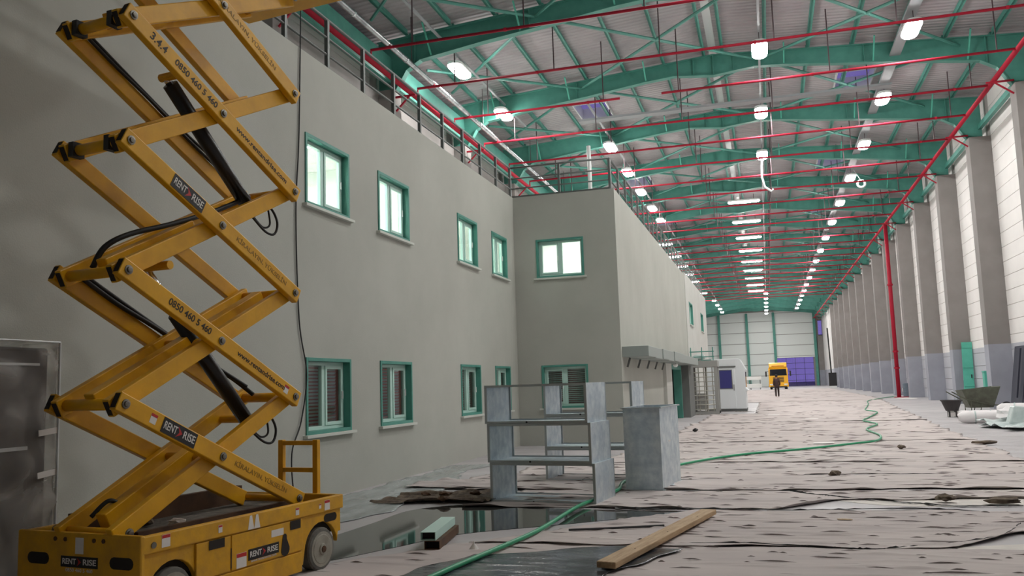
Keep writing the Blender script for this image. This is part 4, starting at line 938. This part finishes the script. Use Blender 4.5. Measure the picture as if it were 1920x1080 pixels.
sheet('felt_strip', lambda x: 39.4, lambda x: 58.0, lambda y: -0.6, lambda y: 5.4 + 0.07*(y - 39.4), 60, 90, 0.004, 80, 'long stretch of felt beside the white guard booth', seed=11)
sheet('felt_strip', lambda x: 57.8, lambda x: 118.0, lambda y: -2.6, lambda y: 6.8 + 0.012*(y - 58), 50, 110, 0.012, 80, 'farthest felt covering where the person walks', seed=12)

# ragged black film showing along the seams
def ragged(name, pts, wid, label, seed, m=None, z=0.02):
    r = random.Random(seed); P = smooth_pts([(x, y, 0) for x, y in pts], 14); mb = MB(); L = []
    for i, p in enumerate(P):
        h = z + 0.016*r.random()*abs(math.sin(i*0.23 + seed*2)); w = wid*(0.12 + 0.6*r.random()*abs(math.sin(i*0.37 + seed)))
        L.append([(p.x, p.y - w, z*0.6), (p.x + r.uniform(-.01, .01), p.y - w*0.45, h), (p.x, p.y, h*0.9), (p.x, p.y + w*0.6, z*0.6)])
    vs = [q for l in L for q in l]; fs = [(i*4 + j, (i+1)*4 + j, (i+1)*4 + j + 1, i*4 + j + 1) for i in range(len(L) - 1) for j in range(3)]
    o = mb.add(vs, fs).build(name, m or M['black_film']); return tag(o, label, 'film strip', 'ragged black film along the felt seams')
ragged('torn_film', [(-1.05, 8.40), (-0.3, 8.52), (0.41, 8.40), (0.75, 8.36), (1.1, 8.5), (1.9, 9.05), (2.35, 9.9)], 0.035, 'ragged black film along the nearest seam right of the plank', 1)
ragged('torn_film', [(-1.9, 10.68), (-0.97, 10.72), (0.26, 10.68), (1.43, 10.88), (2.45, 10.62)], 0.07, 'ragged black film along the seam behind the plank tip', 2)
ragged('torn_film', [(-1.4, 12.42), (-0.03, 12.52), (0.5, 12.1), (0.94, 11.75), (1.5, 11.4), (1.97, 11.15), (2.7, 11.2)], 0.08, 'torn black film along the edge of the pale bare patch', 3)
ragged('torn_film', [(0.3, 14.4), (0.71, 14.47), (1.95, 14.54), (3.46, 14.6)], 0.05, 'thin black film on the seam beyond the pale bare patch', 4)
ragged('torn_film', [(1.6, 18.7), (2.13, 18.6), (3.56, 18.9), (4.3, 18.95)], 0.06, 'thin black film on the seam near the hose bend', 5)
for i, (x, y, sx) in enumerate([(1.95, 11.5, 0.12), (2.55, 11.35, 0.22), (4.3, 20.4, 0.24), (2.55, 19.4, 0.09), (0.9, 14.3, 0.1)]):
    crumple('film_bunch', (x, y, 0.012), (sx, 0.09, 0.045), M['rag'], ['small dark bunched film at the bare patch edge', 'larger dark bunched film at the right edge of the bare patch', 'brown rag heap on the right edge of the felt', 'small brown scrap right of the hose bend', 'small dark scrap beyond the bare patch'][i], 'scrap', 20 + i)
# pale bare patches of dust on the concrete
def flat(name, pts, z, m, label, cat, group=None, thick=0.004, n=8):
    P = smooth_pts([(x, y, 0) for x, y in pts + [pts[0]]], n)[:-1]
    o = MB().prism([(p.x, p.y) for p in P], lambda a, b, t: (a, b, z + t), thick).build(name, m); return tag(o, label, cat, group)
M['dust'] = mat('pale_dust', s(226, 220, 212), 0.9, c2=s(206, 200, 194), scale=3)
flat('dust_patch', [(0.3, 12.3), (0.6, 11.75), (1.3, 11.2), (2.2, 11.2), (3.4, 11.5), (3.5, 12.75), (1.6, 12.55), (1.0, 12.45)], 0.0, M['dust'], 'pale bare dusty patch between two felt strips', 'patch', None, 0.003)
flat('dust_patch', [(1.5, 8.6), (2.3, 8.9), (3.2, 9.3), (3.2, 8.2), (2.2, 7.9), (1.6, 8.3)], 0.0, M['dust'], 'pale dusty patch at the bottom right of the floor', 'patch', None, 0.003)

# puddles
def water():
    m = bpy.data.materials.new('dark_puddle_water'); m.use_nodes = True; B = m.node_tree.nodes['Principled BSDF']
    B.inputs['Base Color'].default_value = s(58, 60, 58); B.inputs['Roughness'].default_value = 0.04; B.inputs['IOR'].default_value = 1.45; B.inputs['Specular IOR Level'].default_value = 0.9; return m
M['water'] = water()
flat('puddle', [(-4.75, 7.7), (-4.6, 8.6), (-4.55, 9.4), (-4.5, 10.4), (-3.9, 10.95), (-3.2, 10.75), (-2.2, 10.62), (-1.2, 10.6), (-0.7, 10.5), (-1.2, 10.3), (-2.35, 9.44), (-3.25, 8.75), (-3.65, 7.95), (-4.1, 7.2)], 0.0, M['water'], 'dark still puddle in front of the stacked ducts', 'puddle', None, 0.005)
fm = sheet('plastic_film', lambda x: 6.5 + 0.1*x, lambda x: 8.35 + 0.22*x + 0.15*math.sin(3*x), lambda y: -3.05 + 0.22*(y - 6.8), lambda y: -1.3 + 0.28*(y - 7), 90, 60, 0.024, 14, 'shiny wet black film sheet under the hose in the foreground', M['film'], 0.5, 0.0, 'plastic film', None, 31)
# pale wet plastic along the base of the long wall
M['wetpale'] = mat('wet_pale_sheet', s(176, 182, 182), 0.3, c2=s(136, 142, 142), scale=1.3, world=True, stretch=(2.2, 0.6, 1), rough2=0.12, bump=0.2, bscale=5)
sheet('wet_sheet', lambda x: 7.2, lambda x: 16.4, lambda y: XL + 0.13, lambda y: -4.9 + 0.12*math.sin(y*2) - (0.5 if y > 13 else 0)*sm(13, 15, y), 30, 120, 0.003, 30, 'pale wet plastic sheet along the foot of the long wall', M['wetpale'], 0.8, 0.01, 'plastic sheet', None, 33)
# dirty torn scraps by the ducts
sheet('cardboard_scrap', lambda x: 10.95 + 0.12*math.sin(4*x), lambda x: 12.0 + 0.2*math.sin(3*x), lambda y: -5.2 + 0.3*(y - 11.4), lambda y: -3.75, 70, 50, 0.02, 60, 'dirty crumpled brown cardboard scrap left of the front ducts', M['rag'], 2.4, 0.05, 'scrap', None, 35)
for i, (x, y) in enumerate([(-4.75, 11.45), (-4.45, 11.5), (-4.3, 11.0), (-4.05, 11.6)]):
    crumple('dirt_clod', (x, y, 0.03), (0.1, 0.06, 0.04), M['brown'], ['leftmost brown clod on the dirty cardboard', 'second brown clod on the dirty cardboard', 'brown clod at the near edge of the dirty cardboard', 'brown clod nearest the ducts'][i], 'clod', 50 + i)
sheet('cardboard_scrap', lambda x: 12.6, lambda x: 13.6 + 0.15*math.sin(5*x), lambda y: -5.6, lambda y: -3.9, 40, 30, 0.012, 40, 'pale torn card lying between the wall and the rear ducts', M['felt'], 2.0, 0.05, 'scrap', None, 36)

# ================================================================== things on the floor
hp = [(-2.75, 5.9), (-2.65, 6.85), (-2.52, 7.76), (-2.39, 8.83), (-2.35, 10.43), (-2.27, 11.2), (-2.13, 12.2), (-2.2, 13.2), (-2.0, 14.6), (-1.67, 15.71), (-1.17, 16.91), (-0.51, 18.02), (0.55, 19.08), (1.72, 20.54), (2.31, 21.43),
      (2.58, 23.23), (2.55, 25.94), (3.12, 28.56), (2.95, 30.8), (3.37, 33.15), (4.14, 37.58), (4.0, 40.5), (4.39, 43.87), (5.0, 49.0), (5.71, 55.37), (7.73, 62.4), (8.1, 62.3)]
hpts = smooth_pts([(x, y, 0.052 if y < 40 else 0.04) for x, y in hp], 10)
tag(MB().tube(hpts, 0.024, 8).build('garden_hose', M['hose'], None, None, True), 'long green hose snaking across the floor past the ducts', 'hose')
# timber plank
a, b = Vector((-1.365, 7.1, 0)), Vector((-0.735, 10.09, 0)); d = b - a
pk = thing('timber_plank', 'long raw timber plank lying on the felt in the foreground', 'plank', a, math.atan2(d.y, d.x) - math.pi/2)
MB().box((-0.085, 0, 0.045), (0.085, d.length, 0.10)).build('board', M['wood'], pk, None, False, 0.008)
for y in (0.6, 1.5, 2.5): MB().tube([(0.03, y, 0.10), (0.03, y, 0.103)], 0.006, 8).build('nail', M['brown'], pk)
# two steel box profiles on each other
for i, (z, m, x, lb) in enumerate(((0.012, 'brown', 0.02, 'lower rusty steel box profile under the green one'), (0.096, 'green', -0.02, 'short pale green steel box profile lying on a rusty one'))):
    t = thing('box_profile', lb, 'steel profile', (-3.22 + x, 7.86, z), math.radians(9), 'pair of steel box profiles by the puddle')
    W2, H2, L2, th = 0.075, 0.08, 0.95, 0.006
    MB().box((-W2, 0, 0), (W2, L2, th)).box((-W2, 0, H2 - th), (W2, L2, H2)).box((-W2, 0, th), (-W2 + th, L2, H2 - th)).box((W2 - th, 0, th), (W2, L2, H2 - th)).build('tube', M['mint'] if i else M['brown'], t)
    MB().box((-W2 + th, 0.08, th), (W2 - th, 0.09, H2 - th)).build('tube_inside_shade', M['dark'], t)  # dark plug stands in for the shade inside the tube
pc = MB().lathe([(0.05, 0), (0.045, 0.006), (0.012, 0.05), (0.004, 0.075)], (0, 0, 0), 'z', 12).build('paper_cone', M['paper'], None, (-2.8, 7.94, 0.012)); tag(pc, 'small white paper cone standing on the felt near the hose', 'scrap')
for i, (x, y) in enumerate([(0.9, 20.9), (-0.1, 37.2), (1.2, 33.0), (0.62, 9.9)]):
    flat('paper_piece', [(x, y), (x + 0.4, y + 0.05), (x + 0.45, y + 0.5), (x + 0.05, y + 0.42)] if i < 3 else [(x, y), (x + 0.14, y), (x + 0.12, y + 0.05), (x, y + 0.06)], 0.03, M['paper'] if i < 3 else M['wood'],
         ['flat white paper lying by the straight hose run', 'small white paper in front of the guard booth', 'flat white paper in the middle distance', 'tiny orange brown chip beyond the plank'][i], 'scrap', None, 0.003, 3)
tag(MB().tube([(-1.35, 8.95, 0.034), (-0.85, 9.12, 0.036), (-0.35, 9.2, 0.034)][:0] + [(-2.1, 8.95, 0.036), (-1.6, 9.12, 0.038), (-1.15, 9.32, 0.036)], 0.012, 5).build('rod', M['cable']), 'thin dark rod lying beside the hose before the puddle', 'rod')
crumple('black_lump', (-2.2, 26.5, 0.012), (0.09, 0.07, 0.06), M['black'], 'small black lump on the felt right of the far ducts', 'scrap', 61)

# ================================================================== turnstile and guard booth
ts = thing('turnstile', 'grey full-height turnstile cage beside the white guard booth', 'turnstile', (-3.44, 40.2, 0))
w, h, d = 1.24, 2.44, 1.35
for x in (0.0, w - 0.16):
    for y in (0.0, d - 0.1): MB().box((x, y, 0), (x + 0.16, y + 0.1, h)).build('post', M['turn'], ts, None, False, 0.01)
MB().box((-0.02, -0.02, h - 0.3), (w + 0.02, d + 0.02, h)).build('roof_box', M['turn'], ts, None, False, 0.01)
MB().box((0, -0.01, 0), (w, 0.1, 0.12)).build('base', M['turn'], ts); MB().box((0, d - 0.1, 0), (w, d, 0.12)).build('base', M['turn'], ts)
for k in range(9):
    z = 0.22 + k*0.21; MB().tube([(0.15, 0.05, z), (w - 0.15, 0.05, z)], 0.02, 6).build('bar', M['turn_bar'], ts)
    for a in (0.5, 2.6, 4.7): MB().tube([(w*0.55, 0.7, z), (w*0.55 + 0.5*math.cos(a), 0.7 + 0.5*math.sin(a), z)], 0.018, 6).build('rotor_arm', M['turn_bar'], ts)
MB().tube([(w*0.55, 0.7, 0.1), (w*0.55, 0.7, h - 0.3)], 0.05, 10).build('rotor_post', M['turn_bar'], ts)
for x in (0.38, 0.62, 1.0): MB().box((x - 0.02, 0.12, 0.12), (x + 0.02, 0.16, h - 0.3)).build('upright', M['turn_bar'], ts)
MB().box((0.28, 0.14, 0.25), (0.66, 0.3, 0.95)).build('control_box', M['turn'], ts, None, False, 0.01)
gb = thing('guard_booth', 'white guard booth with a glazed door and chamfered roof', 'booth', (-2.36, 43.1, 0))
w, h, d = 1.30, 2.55, 2.3
prof = [(0, 0.12), (w, 0.12), (w, 0.95), (w + 0.12, 1.0), (w, 1.12), (w, 1.95), (w + 0.06, 2.0), (w - 0.2, 2.5), (w - 0.28, h), (-0.4, h), (-0.5, 2.45), (-0.5, 0.12)]
MB().prism(prof, lambda a, b, t: (a, t, b), d).build('shell', M['booth'], gb, None, False, 0.02)
MB().box((-0.5, 0.05, 0), (w, d - 0.05, 0.12)).build('plinth', M['dkgrey'], gb)
dd = MB().box((-0.02, -0.05, 0.14), (0.82, 0.0, 2.1)).build('door', M['booth'], gb, None, False, 0.01)
MB().box((0.1, -0.06, 1.12), (0.66, -0.052, 1.98)).build('door_glass', mat('blue_booth_glass', s(70, 70, 130), 0.06), dd)
f = MB().box((0.06, -0.065, 1.08), (0.1, -0.05, 2.02)).box((0.66, -0.065, 1.08), (0.7, -0.05, 2.02)).box((0.1, -0.065, 1.98), (0.66, -0.05, 2.02)).box((0.1, -0.065, 1.08), (0.66, -0.05, 1.12)); f.build('window_frame', M['dkgrey'], dd)
MB().box((0.74, -0.09, 1.0), (0.77, -0.05, 1.3)).build('handle', M['dkgrey'], dd)
MB().box((-0.1, -0.1, 2.14), (0.88, 0.0, 2.2)).build('door_head', M['dkgrey'], gb)
for y0 in (0.25, 1.25):
    pn = MB().box((w + 0.001, y0, 1.15), (w + 0.012, y0 + 0.8, 1.9)).build('side_window', mat('booth_side_glass', s(90, 96, 120), 0.08), gb)
# green profiles stacked above the turnstile
for k in range(4):
    t = MB().beam((-3.4 + 0.02*k, 41.15 + 0.1*k, 2.472), (-2.5, 41.15 + 0.1*k, 2.472), 0.07, 0.06).build('green_profile', M['green'], None); tag(t, 'short green steel profile on the turnstile roof, %s from the front' % nth(k), 'profile', 'green profiles on the turnstile roof')
t = thing('steel_rack', 'open green tubular rack standing on the turnstile roof', 'rack', (-3.42, 40.4, 2.442))
for x in (0.05, 0.55, 1.05): MB().tube([(x, 0.1, 0), (x, 0.1, 0.62)], 0.025, 6).build('upright', M['green'], t)
for z in (0.18, 0.42): MB().tube([(0, 0.1, z), (1.1, 0.1, z)], 0.025, 6).build('rail', M['green'], t)
crumple('plastic_bundle', (-3.0, 40.75, 2.442), (0.3, 0.14, 0.16), M['plastic'], 'white plastic bundle on the turnstile roof', 'bundle', 70)
for x, lb in ((-2.95, 'dark debris line at the foot of the turnstile'), (-0.9, 'dark debris line at the foot of the guard booth')):
    ragged('floor_debris', [(x - 0.7, 39.6 if x < -2 else 42.6), (x, 39.5 if x < -2 else 42.5), (x + 1.2, 39.7 if x < -2 else 43.0)], 0.35, lb, 9, M['rag'], 0.015)

# ================================================================== truck
tk = thing('truck', 'yellow cab-over truck parked in front of the far gate', 'truck', (0.1, 121.5, 0))
w = 2.5
prof = [(0, 0.55), (0, 1.75), (0.1, 2.75), (0.25, 2.85), (2.0, 2.95), (2.0, 0.7), (1.5, 0.7), (1.45, 0.9), (0.5, 0.9), (0.45, 0.55)]
cb_ = MB().prism([(y, z) for y, z in prof], lambda a, b, t: (t, a, b), w).build('cab', M['truck'], tk, None, False, 0.05)
vz = [(0.12, 2.86), (0.05, 3.05), (0.3, 3.5), (1.3, 3.62), (2.0, 3.62), (2.0, 2.9)]
v_ = MB().prism(vz, lambda a, b, t: (0.1 + t, a, b), w - 0.2).build('roof_spoiler', M['truck'], tk, None, False, 0.05)
MB().box((0.45, 0.03, 3.08), (w - 0.45, 0.1, 3.2)).build('name_board', mat('truck_name_board', s(196, 120, 30), 0.5), v_)
MB().add([(0.14, -0.01, 1.85), (w - 0.14, -0.01, 1.85), (w - 0.2, 0.085, 2.72), (0.2, 0.085, 2.72), (0.14, 0.03, 1.85), (w - 0.14, 0.03, 1.85), (w - 0.2, 0.12, 2.72), (0.2, 0.12, 2.72)], [(0,1,2,3),(7,6,5,4),(0,4,5,1),(1,5,6,2),(2,6,7,3),(3,7,4,0)]).build('windscreen', mat('truck_glass', s(28, 30, 36), 0.06), tk)
for k in range(5): MB().box((0.55, -0.03, 0.98 + 0.15*k), (w - 0.55, 0.0, 1.06 + 0.15*k)).build('grille_slat', M['truck_dark'], tk)
MB().box((-0.03, -0.1, 0.32), (w + 0.03, 0.35, 0.8)).build('bumper', M['truck'], tk, None, False, 0.05)
MB().box((0.2, -0.12, 0.22), (w - 0.2, 0.0, 0.42)).build('lower_valance', M['truck_dark'], tk)
for x in (0.1, w - 0.55):
    MB().box((x, -0.13, 0.55), (x + 0.45, -0.09, 0.75)).build('headlight', M['headlight'], tk, None, False, 0.02)
for x, sg in ((0, -1), (w, 1)):
    MB().box((x + sg*0.32 - 0.1, -0.15, 1.75), (x + sg*0.32 + 0.1, 0.0, 2.45)).box((min(x, x + sg*0.3), -0.03, 2.4), (max(x, x + sg*0.3), 0.03, 2.45)).build('mirror', M['truck_dark'], tk)
for x in (0.28, w - 0.28):
    for y in (1.0, 4.6, 5.9):
        q = MB().lathe([(0.3, -0.16), (0.5, -0.15), (0.5, 0.15), (0.3, 0.16)], (x, y, 0.5), 'x', 20).build('wheel', M['black'], tk)
        MB().lathe([(0.28, -0.165), (0.28, 0.165)], (x, y, 0.5), 'x', 14).build('hub', M['hub'], q)
MB().box((0.7, 0.8, 0.55), (w - 0.7, 6.8, 0.85)).build('chassis', M['truck_dark'], tk)
MB().box((0.05, 2.2, 1.0), (w - 0.05, 6.9, 1.15)).build('load_bed', M['truck_dark'], tk)
for k, (y, z, hh) in enumerate(((126, 0.25, 0.55), (126.2, 1.35, 0.5))):
    t = thing('barrier', ['lower white barrier beam left of the truck', 'upper white barrier beam left of the truck'][k], 'barrier', (-3.9, y, 0), 0, 'white barriers by the truck')
    MB().box((0, 0, z), (3.0, 0.15, z + hh)).build('beam', M['white'], t, None, False, 0.02)
    for x in (0.2, 1.5, 2.8): MB().box((x - 0.05, 0.15, 0), (x + 0.05, 0.25, z + hh)).build('post', M['dkgrey'], t)
t = thing('black_cabinet', 'tall black cabinet standing by the last right columns', 'cabinet', (7.55, 118.0, 0))
MB().box((0, 0, 0.3), (0.95, 0.5, 2.0)).build('body', M['black'], t, None, False, 0.02); MB().box((0.05, 0.05, 0), (0.9, 0.45, 0.3)).build('base', M['white'], t)
MB().box((0.08, -0.02, 0.35), (0.87, 0.0, 1.95)).build('door', M['truck_dark'], t)
t = MB().tube([(7.9, 118.25, 2.0), (7.78, 118.25, 7.8)], 0.09, 10).build('downpipe', M['black'], None); tag(t, 'dark downpipe rising above the black cabinet', 'pipe')

# ================================================================== person walking away
def skin_body(name, V, E, rad, m, parent=None, loc=(0, 0, 0), sub=2, root=0):
    me = bpy.data.meshes.new(name); me.from_pydata(V, E, []); me.materials.append(m); o = link(name, me, parent, loc)
    o.modifiers.new('skin', 'SKIN'); me.skin_vertices.new() if not me.skin_vertices else None
    for i, r in enumerate(rad): me.skin_vertices[0].data[i].radius = (r, r) if not isinstance(r, tuple) else r
    me.skin_vertices[0].data[root].use_root = True
    o.modifiers['skin'].use_smooth_shade = True
    sb = o.modifiers.new('sub', 'SUBSURF'); sb.levels = sub; sb.render_levels = sub; return o
PV = [(0, 0, 0.94), (0, 0.03, 1.15), (0, 0.06, 1.36), (0, 0.08, 1.46), (0, 0.10, 1.54), (0, 0.115, 1.63), (0, 0.11, 1.72),
      (-0.17, 0.06, 1.40), (-0.23, 0.0, 1.14), (-0.22, 0.09, 0.92), (-0.22, 0.12, 0.84), (0.17, 0.06, 1.40), (0.24, 0.02, 1.14), (0.22, 0.13, 0.93), (0.22, 0.16, 0.85),
      (-0.09, 0, 0.90), (-0.1, 0.06, 0.50), (-0.1, -0.06, 0.10), (-0.1, 0.06, 0.04), (0.09, 0, 0.90), (0.1, 0.03, 0.50), (0.1, 0.08, 0.10), (0.1, 0.2, 0.04)]
PE = [(0,1),(1,2),(2,3),(3,4),(4,5),(5,6),(2,7),(7,8),(8,9),(9,10),(2,11),(11,12),(12,13),(13,14),(0,15),(15,16),(16,17),(17,18),(0,19),(19,20),(20,21),(21,22)]
PR = [0.13, 0.13, 0.13, 0.06, 0.055, 0.085, 0.07, 0.065, 0.045, 0.035, 0.035, 0.065, 0.045, 0.035, 0.035, 0.08, 0.058, 0.042, 0.035, 0.08, 0.058, 0.042, 0.035]
ps = skin_body('person', PV, PE, PR, M['skin'], None, (0.62, 70.1, 0.02)); tag(ps, 'person in dark brown coat and trousers walking down the middle of the hall', 'person')
j = [0, 1, 2, 7, 8, 9, 11, 12, 13]; mp2 = {v: i for i, v in enumerate(j)}
jv = [PV[i] for i in j]; jv[0] = (0, 0, 0.78)
skin_body('coat', jv, [(mp2[a], mp2[b]) for a, b in PE if a in mp2 and b in mp2], [0.19, 0.18, 0.165, 0.085, 0.066, 0.056, 0.085, 0.066, 0.056], M['coat'], ps)
j = [0, 15, 16, 17, 19, 20, 21]; mp2 = {v: i for i, v in enumerate(j)}
skin_body('trousers', [PV[i] for i in j], [(mp2[a], mp2[b]) for a, b in PE if a in mp2 and b in mp2], [0.15, 0.105, 0.08, 0.066, 0.105, 0.08, 0.066], M['trousers'], ps)
MB().lathe([(0.03, 0.12), (0.085, 0.1), (0.105, 0.05), (0.108, 0.0), (0.09, -0.06)], (0, 0.105, 1.67), 'z', 14).build('hair', M['hair'], ps, None, True)
for x, y in ((-0.1, 0.0), (0.1, 0.14)): MB().box((x - 0.05, y - 0.1, 0), (x + 0.05, y + 0.16, 0.09)).build('shoe', M['black'], ps, None, False, 0.03)

# ================================================================== right side: barrow, tub, rolls, plastic
bw = thing('wheelbarrow', 'olive steel wheelbarrow beside the right wall', 'wheelbarrow', (7.7, 36.3, 0), math.radians(8))
top = [(-0.8, -0.36), (0.55, -0.42), (0.55, 0.42), (-0.8, 0.36)]; bo = [(-0.5, -0.24), (0.3, -0.27), (0.3, 0.27), (-0.5, 0.24)]
vs = [(x, y, 0.98 if x > 0 else 0.86) for x, y in top] + [(x, y, 0.2) for x, y in bo]; vs2 = [(x*0.97, y*0.96, z - (0.0 if i < 4 else -0.02)) for i, (x, y, z) in enumerate(vs)]
MB().add(vs + vs2, [(0,1,5,4),(1,2,6,5),(2,3,7,6),(3,0,4,7),(4,5,6,7),(8,12,13,9),(9,13,14,10),(10,14,15,11),(11,15,12,8),(12,15,14,13),(0,8,9,1),(1,9,10,2),(2,10,11,3),(3,11,8,0)]).build('tray', M['olive'], bw, None, False, 0.01)
for sg in (-1, 1):
    MB().tube([(-1.15, sg*0.3, 0.82), (-0.62, sg*0.34, 0.5), (0.2, sg*0.32, 0.3), (0.85, sg*0.08, 0.25)], 0.022, 8).build('handle', M['olive'], bw)
    MB().tube([(-0.5, sg*0.33, 0.46), (-0.5, sg*0.31, 0.018), (-0.2, sg*0.31, 0.018), (-0.1, sg*0.33, 0.4)], 0.018, 8).build('leg', M['olive'], bw)
q = MB().lathe([(0.12, -0.05), (0.2, -0.045), (0.2, 0.045), (0.12, 0.05)], (0.85, 0, 0.2), 'y', 18).build('wheel', M['black'], bw); MB().lathe([(0.1, -0.052), (0.1, 0.052)], (0.85, 0, 0.2), 'y', 12).build('hub', M['hub'], q)
cc = MB().box((-0.16, -0.05, 0.0), (0.16, 0.05, 0.5)).build('grey_board', M['plaster'], None, (6.55, 35.4, 0.0)); tag(cc, 'short pale board standing left of the wheelbarrow', 'board')
tb = thing('mortar_tub', 'dark plastic tub resting on a small stand near the wheelbarrow', 'tub', (6.08, 33.2, 0))
MB().lathe([(0.2, 0.22), (0.33, 0.56), (0.36, 0.56), (0.36, 0.59), (0.31, 0.59), (0.18, 0.25)], (0, 0, 0), 'z', 20).build('tub', M['tub'], tb)
for a in range(4): MB().box((0.15*math.cos(a*1.57 + .8) - 0.025, 0.15*math.sin(a*1.57 + .8) - 0.025, 0), (0.15*math.cos(a*1.57 + .8) + 0.025, 0.15*math.sin(a*1.57 + .8) + 0.025, 0.23)).build('leg', M['tub'], tb)
MB().box((-0.12, -0.12, 0.02), (0.12, 0.12, 0.18)).build('white_block', M['paper'], tb)
def froll(p0, p1, r, label, seed):
    rr = random.Random(seed); p0, p1 = Vector(p0), Vector(p1); d = p1 - p0; n = 14; pts = []; rad = []
    for k in range(n + 1):
        t = k/n; pts.append((d.x*t, d.y*t, r*1.0)); rad.append(r*(0.55 if k in (0, n) else 0.9 + 0.1*rr.random()))
    t = thing('fabric_roll', label, 'fabric roll', p0, 0, 'white fabric rolls by the right wall')
    MB().tube(pts, rad, 14).build('roll', M['roll'], t, None, True)
    MB().tube([Vector(pts[0]) - d.normalized()*0.01, pts[0]], r*0.2, 10).build('core', M['tub'], t)
    for f_ in (0.25, 0.7): MB().tube([d*f_ + Vector((0, 0, r)), d*f_ + d.normalized()*0.04 + Vector((0, 0, r))], r*1.0, 14).build('tie', M['plastic'], t)
froll((5.45, 28.95, 0), (7.2, 28.8, 0), 0.19, 'nearest long white fabric roll in front of the tub', 1)
froll((6.4, 33.9, 0), (7.8, 33.7, 0), 0.1, 'thin white fabric roll under the wheelbarrow', 2)
froll((7.35, 32.6, 0), (9.3, 32.0, 0), 0.24, 'thick white fabric roll against the right edge', 3)
sheet('plastic_heap', lambda x: 25.0 + 0.2*math.sin(5*x), lambda x: 28.2, lambda y: 5.75 + 0.15*math.sin(3*y), lambda y: 8.2, 60, 50, 0.03, 70, 'crumpled milky plastic sheet heaped beside the nearest roll', M['plastic'], 5.0, 0.15, 'plastic sheet', None, 40)
bx_ = MB().prism([(-0.25, 0), (0.25, 0), (0.36, 0.42), (-0.1, 0.46)], lambda a, b, t: (a, t, b), 0.4).build('plastic_tub', M['plastic'], None, (6.35, 25.9, 0.14), False, 0.03); tag(bx_, 'tilted milky plastic tub on the crumpled plastic sheet', 'tub')
crumple('plastic_bundle', (6.55, 27.9, 0.16), (0.3, 0.3, 0.2), M['roll'], 'white bunched fleece at the end of the nearest roll', 'bundle', 80)
crumple('plastic_bundle', (7.2, 26.6, 0.16), (0.4, 0.3, 0.16), M['plastic'], 'milky plastic bundle at the right edge', 'bundle', 81)
crumple('white_sack', (6.9, 37.8, 0.0), (0.2, 0.15, 0.14), M['roll'], 'small white sack behind the wheelbarrow', 'sack', 82)
# green steel door, post and dark board on the right wall
gd = thing('steel_door', 'tall narrow green steel door leaf leaning on a concrete column', 'door', (9.32, 46.35, 0))
lean = lambda x0, x1, z0, z1, d0, d1: MB().prism([(z0, 0), (z1, 0), (z1, 1), (z0, 1)], lambda z, q, k: (x0 + (x1 - x0)*q + 0.04*z, d0 + (d1 - d0)*k + 0.09*z, z), 1)
lean(-0.22, 0.24, 0.0, 3.0, 0.0, 0.07).build('leaf', M['green_bright'], gd)
for z in (0.85, 1.75, 2.72): lean(-0.22, 0.24, z, z + 0.09, -0.03, 0.0).build('rail', M['green_bright'], gd)
lean(0.12, 0.16, 1.25, 1.42, -0.05, 0.0).build('handle', M['black'], gd)
gp = MB().box((-0.09, -0.2, 0), (0.09, 0.2, 1.5)).box((-0.11, -0.22, 1.5), (0.11, 0.22, 1.57)).build('steel_post', M['green_bright'], None, (9.5, 43.6, 0), False, 0.01); tag(gp, 'short green steel post behind the wheelbarrow', 'post')
db = thing('dark_board', 'dark navy board leaning against the wall at the right edge', 'board', (9.18, 37.0, 0))
MB().prism([(0, 0), (0.05, 0), (0.42, 2.5), (0.37, 2.5)], lambda a, b, t: (a, t, b), 1.6).build('board', M['navy'], db); MB().beam((-0.01, 0.4, 0.5), (0.27, 0.4, 2.4), 0.03, 0.06).build('batten', M['navy'], db)
br = thing('barrel', 'blue-grey barrel at the foot of the red riser', 'barrel', (9.05, 63.6, 0))
MB().lathe([(0.3, 0), (0.31, 0.02), (0.31, 0.3), (0.325, 0.32), (0.31, 0.34), (0.31, 0.62), (0.325, 0.64), (0.31, 0.66), (0.31, 0.9), (0.29, 0.92)], (0, 0, 0), 'z', 20).build('drum', M['barrel'], br)
MB().lathe([(0.29, 0.92), (0.28, 0.9), (0.1, 0.895)], (0, 0, 0), 'z', 20).build('lid', M['barrel'], br); MB().box((-0.33, -0.1, 0.35), (-0.318, 0.1, 0.6)).build('sticker', M['decal_white'], br)
flat('cement_spill', [(8.0, 58.5), (8.8, 58.2), (8.75, 60.8), (7.9, 61.0)], 0.0, M['paper'], 'pale cement spill at the base of the right columns', 'spill', None, 0.01)
